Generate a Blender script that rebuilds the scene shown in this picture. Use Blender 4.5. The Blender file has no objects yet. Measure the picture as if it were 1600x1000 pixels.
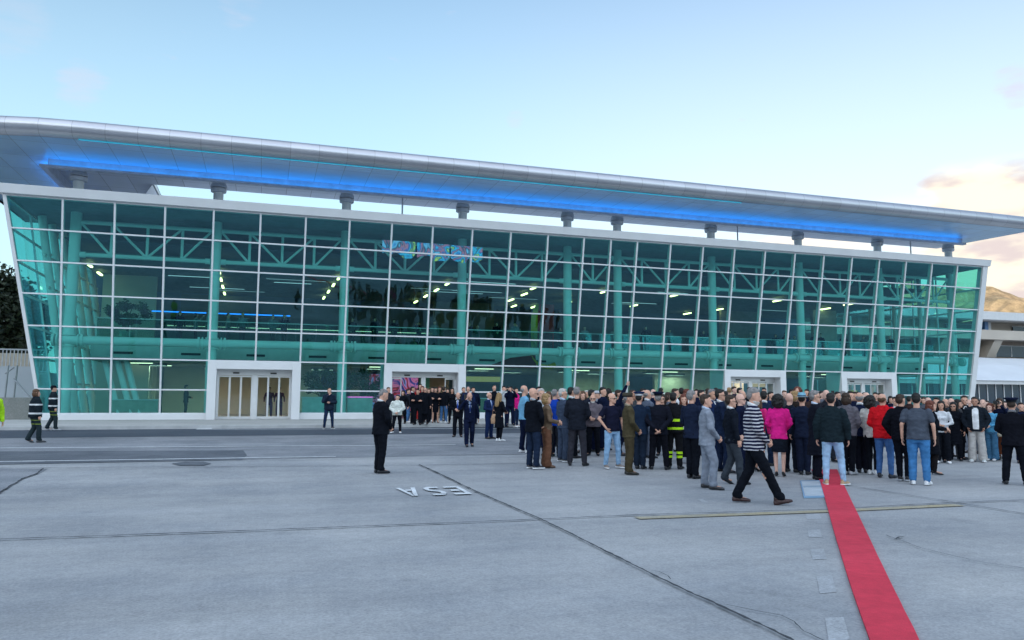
import bpy, bmesh, math, random
import numpy as np
from mathutils import Vector, Matrix
R = math.radians
scene = bpy.context.scene
col = scene.collection

# ---------------------------------------------------------------- camera
CAM_H = 1.62
F_PX, PITCH, ROLL, YAW = 1200.0, R(5.7602), R(0.2935), R(17.8576)
_Rt = Vector((math.cos(YAW), -math.sin(YAW), 0))
_Fw = Vector((math.sin(YAW) * math.cos(PITCH), math.cos(YAW) * math.cos(PITCH), math.sin(PITCH)))
_Up = _Rt.cross(_Fw)
_cr, _sr = math.cos(ROLL), math.sin(ROLL)
CX = _Rt * _cr + _Up * _sr
CY = -_Rt * _sr + _Up * _cr
cam_data = bpy.data.cameras.new('camera')
cam = bpy.data.objects.new('camera', cam_data)
col.objects.link(cam)
cam.matrix_world = Matrix(((CX.x, CY.x, -_Fw.x, 0), (CX.y, CY.y, -_Fw.y, 0), (CX.z, CY.z, -_Fw.z, CAM_H), (0, 0, 0, 1)))
cam_data.sensor_width = 36
cam_data.lens = F_PX / 1600 * 36
cam_data.clip_start = 0.1
cam_data.clip_end = 20000
scene.camera = cam

def ray(px, py):
    return _Fw + CX * ((px - 800) / F_PX) + CY * ((500 - py) / F_PX)
def gz(y):
    """height of the apron: it climbs gently towards the terminal"""
    return 0.018 * min(max(y - 14.0, 0.0), 18.6)
def gp(px, py):
    d = ray(px, py); z = 0.0
    for _ in range(40):
        t = (z - CAM_H) / d.z
        z = gz(d.y * t)
    return Vector((d.x * t, d.y * t, z))
def atY(px, py, Y):
    d = ray(px, py); t = Y / d.y
    return Vector((d.x * t, Y, CAM_H + d.z * t))

# ---------------------------------------------------------------- light
SUN_EL, SUN_AZ = 9.0, 218.0      # azimuth clockwise from +Y: behind the viewer, to the left
world = bpy.data.worlds.new('World')
scene.world = world
world.use_nodes = True
nt = world.node_tree
for n in list(nt.nodes): nt.nodes.remove(n)
def WN(t, **k):
    n = nt.nodes.new(t)
    for a, v in k.items(): setattr(n, a, v)
    return n
def wl(a, b): nt.links.new(a, b)
def wmath(op, a, b=None, c=None, clamp=False):
    n = WN('ShaderNodeMath', operation=op, use_clamp=clamp)
    for i, v in enumerate((a, b, c)):
        if v is None: continue
        if isinstance(v, (int, float)): n.inputs[i].default_value = v
        else: wl(v, n.inputs[i])
    return n.outputs[0]
def wmix(f, a, b, bt='MIX'):
    n = WN('ShaderNodeMix', data_type='RGBA', blend_type=bt)
    for s, v in ((n.inputs[0], f), (n.inputs[6], a), (n.inputs[7], b)):
        if isinstance(v, (int, float)): s.default_value = v
        elif isinstance(v, tuple): s.default_value = (*v, 1)
        else: wl(v, s)
    return n.outputs[2]
sky = WN('ShaderNodeTexSky', sky_type='NISHITA', sun_disc=False)
sky.sun_elevation = R(SUN_EL); sky.sun_rotation = R(SUN_AZ)
sky.altitude = 0; sky.air_density = 1.0; sky.dust_density = 0.6; sky.ozone_density = 2.0
tc = WN('ShaderNodeTexCoord')
vec = tc.outputs['Generated']
nrm = WN('ShaderNodeVectorMath', operation='NORMALIZE'); wl(vec, nrm.inputs[0]); vec = nrm.outputs[0]
sep = WN('ShaderNodeSeparateXYZ'); wl(vec, sep.inputs[0])
zc = sep.outputs[2]
def wnoise(scale, detail, rough, stretch=3.0, off=(0, 0, 0)):
    m = WN('ShaderNodeMapping'); m.inputs['Scale'].default_value = (1, 1, stretch); m.inputs['Location'].default_value = off
    wl(vec, m.inputs[0])
    n = WN('ShaderNodeTexNoise'); n.inputs['Scale'].default_value = scale; n.inputs['Detail'].default_value = detail
    n.inputs['Roughness'].default_value = rough
    wl(m.outputs[0], n.inputs['Vector'])
    return n.outputs[0]
def blob(px, py, r0, r1):
    """1 inside angular radius r0 (degrees) of the direction seen at that pixel, 0 beyond r1"""
    d = ray(px, py).normalized()
    n = WN('ShaderNodeVectorMath', operation='DOT_PRODUCT'); wl(vec, n.inputs[0]); n.inputs[1].default_value = d
    mr = WN('ShaderNodeMapRange', interpolation_type='SMOOTHSTEP')
    wl(n.outputs['Value'], mr.inputs[0])
    mr.inputs[1].default_value = math.cos(R(r1)); mr.inputs[2].default_value = math.cos(R(r0))
    return mr.outputs[0]
nA = wnoise(7.0, 7, 0.55, 2.2)
nB = wnoise(16.0, 5, 0.55, 4.0, (3, 1, 2))
# graded sky: the Nishita colours, whitened towards the horizon
hz = WN('ShaderNodeMapRange', interpolation_type='SMOOTHSTEP'); wl(zc, hz.inputs[0])
hz.inputs[1].default_value = 0.70; hz.inputs[2].default_value = 0.02
skyc = wmix(1.0, sky.outputs[0], SKY_TINT if 'SKY_TINT' in globals() else (1, 1, 1), 'MULTIPLY')
vecd = WN('ShaderNodeVectorMath', operation='DOT_PRODUCT'); wl(vec, vecd.inputs[0])
vecd.inputs[1].default_value = ray(1750, 330).normalized()
brt = WN('ShaderNodeMapRange', interpolation_type='SMOOTHSTEP'); wl(vecd.outputs['Value'], brt.inputs[0])
brt.inputs[1].default_value = 0.60; brt.inputs[2].default_value = 1.0
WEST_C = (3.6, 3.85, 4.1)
HAZE_C = (2.5, 3.65, 4.2)
WARM_C = (3.6, 3.9, 4.0)
hzc = wmix(brt.outputs[0], HAZE_C, WARM_C)
skyc = wmix(wmath('MULTIPLY', hz.outputs[0], 0.86), skyc, hzc)
# clouds: a big warm bank low on the right, a bright streak under the roof, a few pink wisps high left
def cloud(mask, noise, lo, hi):
    m = WN('ShaderNodeMapRange', interpolation_type='SMOOTHSTEP')
    wl(wmath('ADD', noise, wmath('MULTIPLY', wmath('SUBTRACT', mask, 1.0), 0.42)), m.inputs[0])
    m.inputs[1].default_value = lo; m.inputs[2].default_value = hi
    return m.outputs[0]
low = WN('ShaderNodeMapRange', interpolation_type='SMOOTHSTEP'); wl(zc, low.inputs[0])
low.inputs[1].default_value = 0.268; low.inputs[2].default_value = 0.240
low2 = WN('ShaderNodeMapRange', interpolation_type='SMOOTHSTEP'); wl(zc, low2.inputs[0])
low2.inputs[1].default_value = 0.24; low2.inputs[2].default_value = 0.20
big = wmath('MULTIPLY', cloud(blob(1640, 345, 4.5, 10.0), nA, 0.30, 0.46), low.outputs[0])
c2 = wmath('MULTIPLY', cloud(blob(1350, 390, 5.0, 11.0), wnoise(9.0, 6, .55, 6.0, (5, 2, 1)), 0.38, 0.60), low2.outputs[0])
shade = wnoise(11.0, 5, 0.5, 3.0, (1, 7, 4))
shm = WN('ShaderNodeMapRange', interpolation_type='SMOOTHSTEP'); wl(shade, shm.inputs[0])
shm.inputs[1].default_value = 0.42; shm.inputs[2].default_value = 0.62
cc = wmix(shm.outputs[0], (4.3, 3.9, 3.0), (2.9, 2.4, 2.3))
skyc = wmix(wmath('MULTIPLY', big, 0.92), skyc, cc)
skyc = wmix(wmath('MULTIPLY', c2, 0.8), skyc, (4.3, 3.75, 3.1))
for (bx, by, r0, r1, k) in ((130, 132, .3, 2.2, .35), (375, 0, .4, 2.2, .30), (20, 30, .6, 3.0, .16), (1580, 125, .3, 1.5, .5), (1590, 150, .2, 1.2, .5), (805, 185, .2, 1.0, .3)):
    skyc = wmix(wmath('MULTIPLY', cloud(blob(bx, by, r0, r1), nB, 0.26, 0.66), k), skyc, (2.7, 2.55, 2.95))
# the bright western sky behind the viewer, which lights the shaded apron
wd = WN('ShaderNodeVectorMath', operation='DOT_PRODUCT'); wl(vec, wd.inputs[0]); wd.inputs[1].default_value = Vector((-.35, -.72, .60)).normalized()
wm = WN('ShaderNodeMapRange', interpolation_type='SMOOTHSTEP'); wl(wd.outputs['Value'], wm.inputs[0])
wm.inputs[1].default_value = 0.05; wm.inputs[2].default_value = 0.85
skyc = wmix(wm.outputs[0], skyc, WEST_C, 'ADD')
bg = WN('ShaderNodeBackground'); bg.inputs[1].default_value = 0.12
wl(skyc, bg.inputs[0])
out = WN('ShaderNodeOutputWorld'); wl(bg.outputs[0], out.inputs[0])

sd = bpy.data.lights.new('sun', 'SUN'); sd.energy = 3.2; sd.angle = R(0.5); sd.color = (1.0, 0.80, 0.58)
sun = bpy.data.objects.new('sun', sd); col.objects.link(sun)
az = R(SUN_AZ)
sdir = Vector((math.sin(az) * math.cos(R(SUN_EL)), math.cos(az) * math.cos(R(SUN_EL)), math.sin(R(SUN_EL))))
sun.rotation_euler = sdir.to_track_quat('Z', 'Y').to_euler()

scene.view_settings.view_transform = 'Standard'
scene.view_settings.look = 'None'
scene.view_settings.exposure = 1.3
scene.view_settings.gamma = 1.0
scene.render.engine = 'CYCLES'
scene.cycles.use_denoising = True
scene.cycles.max_bounces = 8
scene.cycles.transparent_max_bounces = 12
scene.cycles.caustics_reflective = False
scene.cycles.caustics_refractive = False
scene.cycles.sample_clamp_indirect = 6

# ---------------------------------------------------------------- materials
def newmat(name):
    m = bpy.data.materials.new(name); m.use_nodes = True
    return m, m.node_tree, m.node_tree.nodes['Principled BSDF']
_mats = {}
def mat(name, c, rough=0.7, metal=0.0, var=0.12, scale=3.0, bump=0.0, bscale=40.0, spec=0.5, emit=None, estr=0.0, alpha=None, sub=None):
    if name in _mats: return _mats[name]
    m, t, p = newmat(name)
    p.inputs['Roughness'].default_value = rough; p.inputs['Metallic'].default_value = metal
    p.inputs['Specular IOR Level'].default_value = spec
    tcn = t.nodes.new('ShaderNodeTexCoord')
    no = t.nodes.new('ShaderNodeTexNoise'); no.inputs['Scale'].default_value = scale; no.inputs['Detail'].default_value = 5
    t.links.new(tcn.outputs['Object'], no.inputs['Vector'])
    mr = t.nodes.new('ShaderNodeMapRange'); t.links.new(no.outputs[0], mr.inputs[0])
    mr.inputs[1].default_value = .3; mr.inputs[2].default_value = .7
    mr.inputs[3].default_value = 1 - var; mr.inputs[4].default_value = 1 + var
    hs = t.nodes.new('ShaderNodeHueSaturation'); hs.inputs['Color'].default_value = (*c, 1)
    t.links.new(mr.outputs[0], hs.inputs['Value']); t.links.new(hs.outputs[0], p.inputs['Base Color'])
    if bump:
        b = t.nodes.new('ShaderNodeTexNoise'); b.inputs['Scale'].default_value = bscale; b.inputs['Detail'].default_value = 4
        t.links.new(tcn.outputs['Object'], b.inputs['Vector'])
        bn = t.nodes.new('ShaderNodeBump'); bn.inputs['Strength'].default_value = bump; bn.inputs['Distance'].default_value = .02
        t.links.new(b.outputs[0], bn.inputs['Height']); t.links.new(bn.outputs[0], p.inputs['Normal'])
    if emit:
        p.inputs['Emission Color'].default_value = (*emit, 1); p.inputs['Emission Strength'].default_value = estr
    _mats[name] = m
    return m
def lamp_mat(name, c, s):
    m, t, p = newmat(name)
    e = t.nodes.new('ShaderNodeEmission'); e.inputs[0].default_value = (*c, 1); e.inputs[1].default_value = s
    t.links.new(e.outputs[0], t.nodes['Material Output'].inputs[0]); t.nodes.remove(p)
    _mats[name] = m
    return m
def glass_mat(name, tint, refl=1.0, rough=0.0, ior=1.5):
    m, t, p = newmat(name); t.nodes.remove(p)
    tr = t.nodes.new('ShaderNodeBsdfTransparent'); tr.inputs[0].default_value = (*tint, 1)
    gl = t.nodes.new('ShaderNodeBsdfGlossy'); gl.inputs['Roughness'].default_value = rough
    gl.inputs[0].default_value = (refl * .36, refl * .80, refl, 1)
    def M(op, a, b):
        n = t.nodes.new('ShaderNodeMath'); n.operation = op
        for i, v in enumerate((a, b)):
            if isinstance(v, (int, float)): n.inputs[i].default_value = v
            else: t.links.new(v, n.inputs[i])
        return n.outputs[0]
    ge = t.nodes.new('ShaderNodeNewGeometry'); dt = t.nodes.new('ShaderNodeVectorMath'); dt.operation = 'DOT_PRODUCT'
    t.links.new(ge.outputs['Incoming'], dt.inputs[0]); t.links.new(ge.outputs['Normal'], dt.inputs[1])
    f0 = 2.6 * ((ior - 1) / (ior + 1)) ** 2
    c5 = M('POWER', M('SUBTRACT', 1.0, M('ABSOLUTE', dt.outputs['Value'], 0)), 5.0)
    frs = M('ADD', f0, M('MULTIPLY', c5, 1 - f0))
    tcn = t.nodes.new('ShaderNodeTexCoord'); no = t.nodes.new('ShaderNodeTexNoise'); no.inputs['Scale'].default_value = .7
    t.links.new(tcn.outputs['Object'], no.inputs['Vector'])
    bn = t.nodes.new('ShaderNodeBump'); bn.inputs['Strength'].default_value = .12; bn.inputs['Distance'].default_value = .05
    t.links.new(no.outputs[0], bn.inputs['Height']); t.links.new(bn.outputs[0], gl.inputs['Normal'])
    mx = t.nodes.new('ShaderNodeMixShader')
    t.links.new(frs, mx.inputs[0]); t.links.new(tr.outputs[0], mx.inputs[1]); t.links.new(gl.outputs[0], mx.inputs[2])
    t.links.new(mx.outputs[0], t.nodes['Material Output'].inputs[0])
    _mats[name] = m
    return m

# ---------------------------------------------------------------- mesh helpers
class MB:
    def __init__(s): s.v = []; s.f = []; s.mi = []
    def add(s, vs, fs, mi=0):
        o = len(s.v); s.v += [tuple(v) for v in vs]; s.f += [tuple(i + o for i in f) for f in fs]; s.mi += [mi] * len(fs)
        return s
    def box(s, x0, x1, y0, y1, z0, z1, mi=0):
        vs = [(x, y, z) for z in (z0, z1) for y in (y0, y1) for x in (x0, x1)]
        return s.add(vs, [(0, 2, 3, 1), (4, 5, 7, 6), (0, 1, 5, 4), (2, 6, 7, 3), (0, 4, 6, 2), (1, 3, 7, 5)], mi)
    def hexa(s, p, mi=0):
        """eight corners: bottom ring 0-3, top ring 4-7"""
        return s.add(p, [(3, 2, 1, 0), (4, 5, 6, 7), (0, 1, 5, 4), (1, 2, 6, 5), (2, 3, 7, 6), (3, 0, 4, 7)], mi)
    def bar(s, a, b, w, d, up=Vector((0, 0, 1)), mi=0):
        a = Vector(a); b = Vector(b); t = (b - a).normalized(); u = Vector(up)
        sd = t.cross(u).normalized(); n = sd.cross(t).normalized()
        p = [q + sd * (w / 2 * i) + n * (d / 2 * j) for q in (a, b) for i, j in ((-1, -1), (1, -1), (1, 1), (-1, 1))]
        return s.add(p, [(3, 2, 1, 0), (4, 5, 6, 7), (0, 1, 5, 4), (1, 2, 6, 5), (2, 3, 7, 6), (3, 0, 4, 7)], mi)
    def tube(s, a, b, r, r2=None, n=14, caps=True, mi=0):
        a = Vector(a); b = Vector(b); t = (b - a).normalized(); r2 = r if r2 is None else r2
        u = Vector((0, 0, 1)) if abs(t.z) < .9 else Vector((1, 0, 0))
        e1 = t.cross(u).normalized(); e2 = t.cross(e1).normalized()
        vs = []
        for q, rr in ((a, r), (b, r2)):
            for k in range(n):
                an = 2 * math.pi * k / n
                vs.append(q + e1 * (rr * math.cos(an)) + e2 * (rr * math.sin(an)))
        fs = [(k, (k + 1) % n, n + (k + 1) % n, n + k) for k in range(n)]
        if caps: fs += [tuple(range(n - 1, -1, -1)), tuple(range(n, 2 * n))]
        return s.add(vs, fs, mi)
    def lathe(s, prof, c, n=24, mi=0):
        vs = []
        for r, z in prof:
            for k in range(n):
                an = 2 * math.pi * k / n
                vs.append((c[0] + r * math.cos(an), c[1] + r * math.sin(an), c[2] + z))
        fs = []
        for i in range(len(prof) - 1):
            for k in range(n):
                fs.append((i * n + k, i * n + (k + 1) % n, (i + 1) * n + (k + 1) % n, (i + 1) * n + k))
        fs += [tuple(range(n - 1, -1, -1)), tuple(range((len(prof) - 1) * n, len(prof) * n))]
        return s.add(vs, fs, mi)
    def sheet(s, pts, mi=0): return s.add(pts, [tuple(range(len(pts)))], mi)
    def build(s, name, mats, parent=None, smooth=False, bevel=0.0, loc=None):
        me = bpy.data.meshes.new(name); vs = s.v
        if loc is not None: vs = [(v[0] - loc[0], v[1] - loc[1], v[2] - loc[2]) for v in vs]
        me.from_pydata(vs, [], s.f); me.update()
        if not isinstance(mats, (list, tuple)): mats = [mats]
        for m in mats: me.materials.append(m)
        if len(mats) > 1: me.polygons.foreach_set('material_index', s.mi)
        if smooth:
            me.polygons.foreach_set('use_smooth', [True] * len(me.polygons))
            try: me.set_sharp_from_angle(angle=R(38))
            except Exception: pass
        o = bpy.data.objects.new(name, me); col.objects.link(o)
        if loc is not None and parent is None: o.location = loc
        if parent: o.parent = parent
        if bevel:
            b = o.modifiers.new('bevel', 'BEVEL'); b.width = bevel; b.segments = 2; b.limit_method = 'ANGLE'
        return o
def tag(o, label=None, cat=None, group=None, kind=None):
    if label: o['label'] = label
    if cat: o['category'] = cat
    if group: o['group'] = group
    if kind: o['kind'] = kind
    return o
def empty(name, loc=(0, 0, 0), rz=0.0):
    o = bpy.data.objects.new(name, None); col.objects.link(o); o.location = loc; o.rotation_euler = (0, 0, rz)
    o.empty_display_size = .2
    return o

M_WHITE = mat('white_paint', (.74, .75, .77), .45, var=.04, scale=1.2)
M_FRAME = mat('white_frame', (.72, .74, .77), .4, var=.03)
M_INWHITE = mat('interior_white_steel', (.72, .74, .72), .5, var=.05)
M_WALLIN = mat('interior_wall', (.62, .58, .48), .8, var=.08, scale=.6)
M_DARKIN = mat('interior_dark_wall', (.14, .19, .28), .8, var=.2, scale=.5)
M_CEIL = mat('ceiling_slats', (.15, .16, .17), .5, var=.2)
M_SLAB = mat('slab_fascia', (.55, .56, .55), .7, var=.06)
M_FLOORIN = mat('interior_floor', (.30, .29, .27), .35, var=.1)
M_BLACK = mat('black_plastic', (.02, .02, .022), .4)
M_ALU = mat('aluminium', (.62, .63, .65), .32, metal=.85, var=.05)
M_LAMP = lamp_mat('lamp_glow', (1.0, .72, .30), 3.0)
M_BLUELINE = lamp_mat('blue_led', (.02, .25, 1.0), .9)
M_GLASS = glass_mat('teal_glass', (.38, .83, .78), 1.0, ior=1.55)
M_GLASS_CLEAR = glass_mat('clear_glass', (.86, .89, .86), .8)
M_GLASS_BAL = glass_mat('balustrade_glass', (.62, .80, .74), 1.0)

# ---------------------------------------------------------------- ground
def ground_material(name, c, c2, blotch=.5, fine=60, rough=.9, speck=.25, stain=None):
    m, t, p = newmat(name)
    p.inputs['Roughness'].default_value = rough; p.inputs['Specular IOR Level'].default_value = .3
    tcn = t.nodes.new('ShaderNodeTexCoord')
    def noise(s, d, r=.55, mp=None):
        n = t.nodes.new('ShaderNodeTexNoise'); n.inputs['Scale'].default_value = s; n.inputs['Detail'].default_value = d; n.inputs['Roughness'].default_value = r
        if mp:
            q = t.nodes.new('ShaderNodeMapping'); q.inputs['Scale'].default_value = mp; t.links.new(tcn.outputs['Object'], q.inputs[0]); t.links.new(q.outputs[0], n.inputs['Vector'])
        else: t.links.new(tcn.outputs['Object'], n.inputs['Vector'])
        return n.outputs[0]
    def rng(x, a, b, c_, d):
        n = t.nodes.new('ShaderNodeMapRange'); t.links.new(x, n.inputs[0])
        for i, v in enumerate((a, b, c_, d)): n.inputs[i + 1].default_value = v
        return n.outputs[0]
    def mul(a, b):
        n = t.nodes.new('ShaderNodeMath'); n.operation = 'MULTIPLY'; t.links.new(a, n.inputs[0]); t.links.new(b, n.inputs[1]); return n.outputs[0]
    mx = t.nodes.new('ShaderNodeMix'); mx.data_type = 'RGBA'
    mx.inputs[6].default_value = (*c, 1); mx.inputs[7].default_value = (*c2, 1)
    t.links.new(rng(noise(blotch, 8, .68), .36, .62, 0, 1), mx.inputs[0])
    k = mul(rng(noise(fine, 3, .7), .3, .7, 1 - speck, 1 + speck), rng(noise(9, 6, .7), .3, .7, .88, 1.12))
    k = mul(k, rng(noise(1.0, 5, .6, (.12, 1.3, 1)), .3, .7, .90, 1.09))
    k = mul(k, rng(noise(.16, 6, .62), .34, .66, .90, 1.08))
    if stain: k = mul(k, rng(noise(stain, 5, .62), .62, .78, 1.0, .72))
    hs = t.nodes.new('ShaderNodeHueSaturation'); t.links.new(mx.outputs[2], hs.inputs['Color']); t.links.new(k, hs.inputs['Value'])
    t.links.new(hs.outputs[0], p.inputs['Base Color'])
    bn = t.nodes.new('ShaderNodeBump'); bn.inputs['Strength'].default_value = .35; bn.inputs['Distance'].default_value = .01
    t.links.new(noise(fine * .8, 4, .7), bn.inputs['Height']); t.links.new(bn.outputs[0], p.inputs['Normal'])
    return m
M_CONC = ground_material('apron_concrete', (.285, .30, .325), (.40, .405, .415), .30, 38, speck=.20, stain=.8)
M_ASPH = ground_material('worn_asphalt', (.20, .215, .24), (.29, .30, .325), .5, 55, speck=.32, stain=.7)
M_ASPHD = ground_material('dark_asphalt', (.060, .074, .10), (.082, .096, .12), .5, 60, rough=.75)
M_PATCH = ground_material('asphalt_patch', (.105, .118, .14), (.15, .165, .19), .8, 60)
M_PAVE = ground_material('pavement_concrete', (.44, .44, .43), (.50, .50, .49), .5, 40, speck=.12)
M_JOINT = mat('joint_tar', (.045, .05, .06), .9)
M_PAINT = ground_material('white_road_paint', (.78, .81, .84), (.56, .59, .62), 3, 40)
M_PAINTW = ground_material('worn_white_paint', (.40, .42, .45), (.36, .375, .40), 2, 40)
M_YEL = ground_material('worn_yellow_paint', (.44, .38, .25), (.38, .36, .30), 2, 40)
M_BLUEP = ground_material('blue_road_paint', (.05, .22, .55), (.08, .28, .6), 2, 40)
M_RED = ground_material('red_carpet', (.60, .040, .075), (.66, .050, .09), .6, 120, rough=1.0, speck=.15)

KY = 32.6                      # where the kerb stands
mb = MB()
xs = [-4000, -400, -60, -20, 0, 20, 40, 60, 400, 4000]; ys = [-4000, -400, -40, 0, 8, 14, 20, 26, 32.6, 60, 400, 6000]
for i in range(len(xs) - 1):
    for j in range(len(ys) - 1):
        mb.sheet([(xs[i], ys[j], gz(ys[j])), (xs[i + 1], ys[j], gz(ys[j])), (xs[i + 1], ys[j + 1], gz(ys[j + 1])), (xs[i], ys[j + 1], gz(ys[j + 1]))])
tag(mb.build('ground', M_CONC), kind='structure')

def gpoly(name, pts, m, off=.004):
    """flat marking laid on the apron, folded along the crease at y = 14"""
    bm = bmesh.new()
    vs = [bm.verts.new((p[0], p[1], 0)) for p in pts]
    bm.faces.new(vs); bm.normal_update()
    if bm.faces[:][0].normal.z < 0: bmesh.ops.reverse_faces(bm, faces=bm.faces[:])
    bmesh.ops.bisect_plane(bm, geom=bm.verts[:] + bm.edges[:] + bm.faces[:], plane_co=(0, 14, 0), plane_no=(0, 1, 0))
    for v in bm.verts: v.co.z = gz(v.co.y) + off
    me = bpy.data.meshes.new(name); bm.to_mesh(me); bm.free(); me.materials.append(m)
    o = bpy.data.objects.new(name, me); col.objects.link(o); o['kind'] = 'structure'
    return o
def rect(x0, x1, y0, y1): return [(x0, y0), (x1, y0), (x1, y1), (x0, y1)]
gpoly('asphalt_road', rect(-300, 300, 19.75, 32.597), M_ASPH, .004)
gpoly('service_road', rect(-300, 300, 28.2, 32.594), M_ASPHD, .008)
a = [gp(*q) for q in ((-40, 706), (380, 704), (386, 712), (378, 719), (-40, 727))]
gpoly('asphalt_patch', a, M_PATCH, .009)
a = [gp(*q) for q in ((268, 725), (290, 722), (318, 722), (330, 725), (318, 728), (280, 728))]
gpoly('asphalt_patch', a, M_PATCH, .012)
# corner of rougher asphalt low on the left
a = [gp(*q) for q in ((-60, 732), (74, 733), (60, 741), (36, 749), (10, 765), (-60, 800))]
gpoly('asphalt_patch', a, M_ASPH, .008)
def gline(name, pix, w, m, off=.012):
    P = [gp(*q) for q in pix]
    for k in range(len(P) - 1):
        a_, b_ = P[k], P[k + 1]; d = Vector((b_.x - a_.x, b_.y - a_.y)).normalized(); n = Vector((-d.y, d.x)) * w / 2
        gpoly(name, [(a_.x + n.x, a_.y + n.y), (a_.x - n.x, a_.y - n.y), (b_.x - n.x, b_.y - n.y), (b_.x + n.x, b_.y + n.y)], m, off)
gline('painted_line', [(-60, 701), (712, 695.5)], .13, M_PAINT)
gline('painted_line', [(770, 695), (1000, 693)], .10, M_PAINTW)
gline('painted_line', [(-60, 723), (525, 714)], .13, M_PAINT, .014)
gline('painted_line', [(250, 684.5), (830, 683)], .10, M_PAINTW)
gline('painted_line', [(680, 711), (1100, 709)], .08, M_PAINTW)
gline('painted_line', [(330, 671.3), (990, 669)], .16, M_PAINT)
gline('painted_line', [(318, 671.5), (330, 665.3)], .55, M_PAINT, .016)
gline('painted_line', [(330, 667.3), (990, 666.3)], .10, M_PAINTW, .016)
gpoly('painted_parking_bay', [gp(*q) for q in ((505, 667.2), (540, 667), (533, 664.9), (512, 665))], M_BLUEP, .020)
gline('painted_line', [(995, 810.5), (1285, 800), (1500, 790)], .20, M_YEL)
gpoly('painted_square', [gp(*q) for q in ((1258, 803), (1280, 803), (1284, 811), (1261, 812))], M_PAINTW)
gpoly('painted_square', [gp(*q) for q in ((1262, 828), (1281, 828), (1285, 840), (1264, 840))], M_PAINTW)
gpoly('painted_square', [gp(*q) for q in ((1266, 859), (1287, 858), (1292, 874), (1270, 875))], M_PAINTW)
gpoly('painted_square', [gp(*q) for q in ((1276, 901), (1300, 900), (1307, 926), (1281, 928))], M_PAINTW)
gpoly('painted_square', [gp(*q) for q in ((1289, 966), (1318, 965), (1328, 1000), (1295, 1004))], M_PAINTW)
gpoly('painted_square', [gp(*q) for q in ((1090, 780), (1097, 780), (1108, 786), (1098, 786))], M_PAINTW)

def crack(pix, w, amp=.012, step=.12, off=.016, seed=1, name='expansion_joint'):
    rnd = random.Random(seed); P = [gp(*q) for q in pix]; Q = []
    for k in range(len(P) - 1):
        n = max(2, int((P[k + 1] - P[k]).length / step))
        for i in range(n): Q.append(P[k].lerp(P[k + 1], i / n))
    Q.append(P[-1]); mb = MB(); vs = []
    o1 = 0.0
    for k, q in enumerate(Q):
        d = (Q[min(k + 1, len(Q) - 1)] - Q[max(k - 1, 0)]); d.z = 0; d.normalize(); n = Vector((-d.y, d.x, 0))
        o1 = o1 * .8 + rnd.uniform(-amp, amp); ww = w * rnd.uniform(.45, 1.25)
        for s in (-1, 1):
            v = q + n * (o1 + s * ww / 2); vs.append((v.x, v.y, gz(v.y) + off))
    mb.add(vs, [(2 * k, 2 * k + 1, 2 * k + 3, 2 * k + 2) for k in range(len(Q) - 1)])
    return tag(mb.build(name, M_JOINT), kind='structure')
crack([(-80, 848), (0, 845), (400, 831), (845, 813), (1000, 806), (1300, 797.5), (1400, 791.5), (1500, 786.5), (1700, 779)], .040, .005, .1, .020, 2)
crack([(655, 727), (700, 748), (770, 781), (845, 813)], .040, .006, .1, .022, 3)
crack([(845, 813), (1035, 908), (1130, 953), (1240, 1006)], .032, .005, .06, .022, 4)
crack([(1283, 752), (1345, 763), (1480, 784.5), (1600, 804), (1700, 820)], .028, .008, .1, .020, 5)
crack([(1135, 948), (1180, 957), (1222, 965), (1240, 975), (1256, 990), (1290, 1006)], .010, .006, .05, .018, 6, 'ground_crack')
crack([(1018, 894), (1030, 896), (1045, 902), (1050, 908)], .010, .005, .05, .018, 7, 'ground_crack')
crack([(1385, 838), (1440, 858), (1530, 880), (1700, 905)], .010, .008, .08, .018, 8, 'ground_crack')
crack([(1398, 844), (1404, 841), (1412, 840)], .030, .01, .05, .018, 18, 'ground_crack')
crack([(68, 733), (58, 741), (36, 749), (10, 765), (-60, 800)], .034, .014, .1, .018, 9, 'ground_crack')
crack([(-200, 733.5), (600, 728.5), (1100, 720)], .035, .01, .2, .018, 10)
crack([(1120, 733), (1240, 736), (1600, 756), (1700, 762)], .012, .008, .15, .018, 11, 'ground_crack')

# stencil lettering painted for readers on the far side (reads ESA from there)
LET = {'E': [[(0, 0), (.16, 0), (.16, 1), (0, 1)], [(.16, .84), (.6, .84), (.6, 1), (.16, 1)], [(.20, .42), (.52, .42), (.52, .58), (.20, .58)], [(.16, 0), (.6, 0), (.6, .16), (.16, .16)]],
       'A': [[(0, 0), (.16, 0), (.38, .86), (.38, 1), (.27, 1)], [(.72, 0), (.56, 0), (.41, .72), (.41, 1), (.46, 1)], [(.24, .26), (.46, .26), (.44, .38), (.27, .38)]],
       'S': [[(.02, .16), (.02, 0), (.40, 0), (.56, .10), (.60, .28), (.54, .44), (.38, .54), (.24, .60), (.18, .70), (.22, .82), (.02, .82), (0, .66), (.10, .50), (.30, .40), (.42, .32), (.42, .22), (.34, .16)],
             [(.06, .86), (.14, .96), (.24, 1), (.56, 1), (.56, .85), (.26, .85)]]}
o_, uA, vA = gp(715, 761.5), gp(617, 764.5), gp(738, 773.8)
eu = uA - o_; ev = vA - o_
for ch, off in (('E', 0.0), ('S', .335), ('A', .69)):
    for poly in LET[ch]:
        pts = []
        for (u, v) in poly:
            q = o_ + eu * (off + u * .42) + ev * v; pts.append((q.x, q.y))
        gpoly('ground_lettering', pts, M_PAINT, .024)

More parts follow.
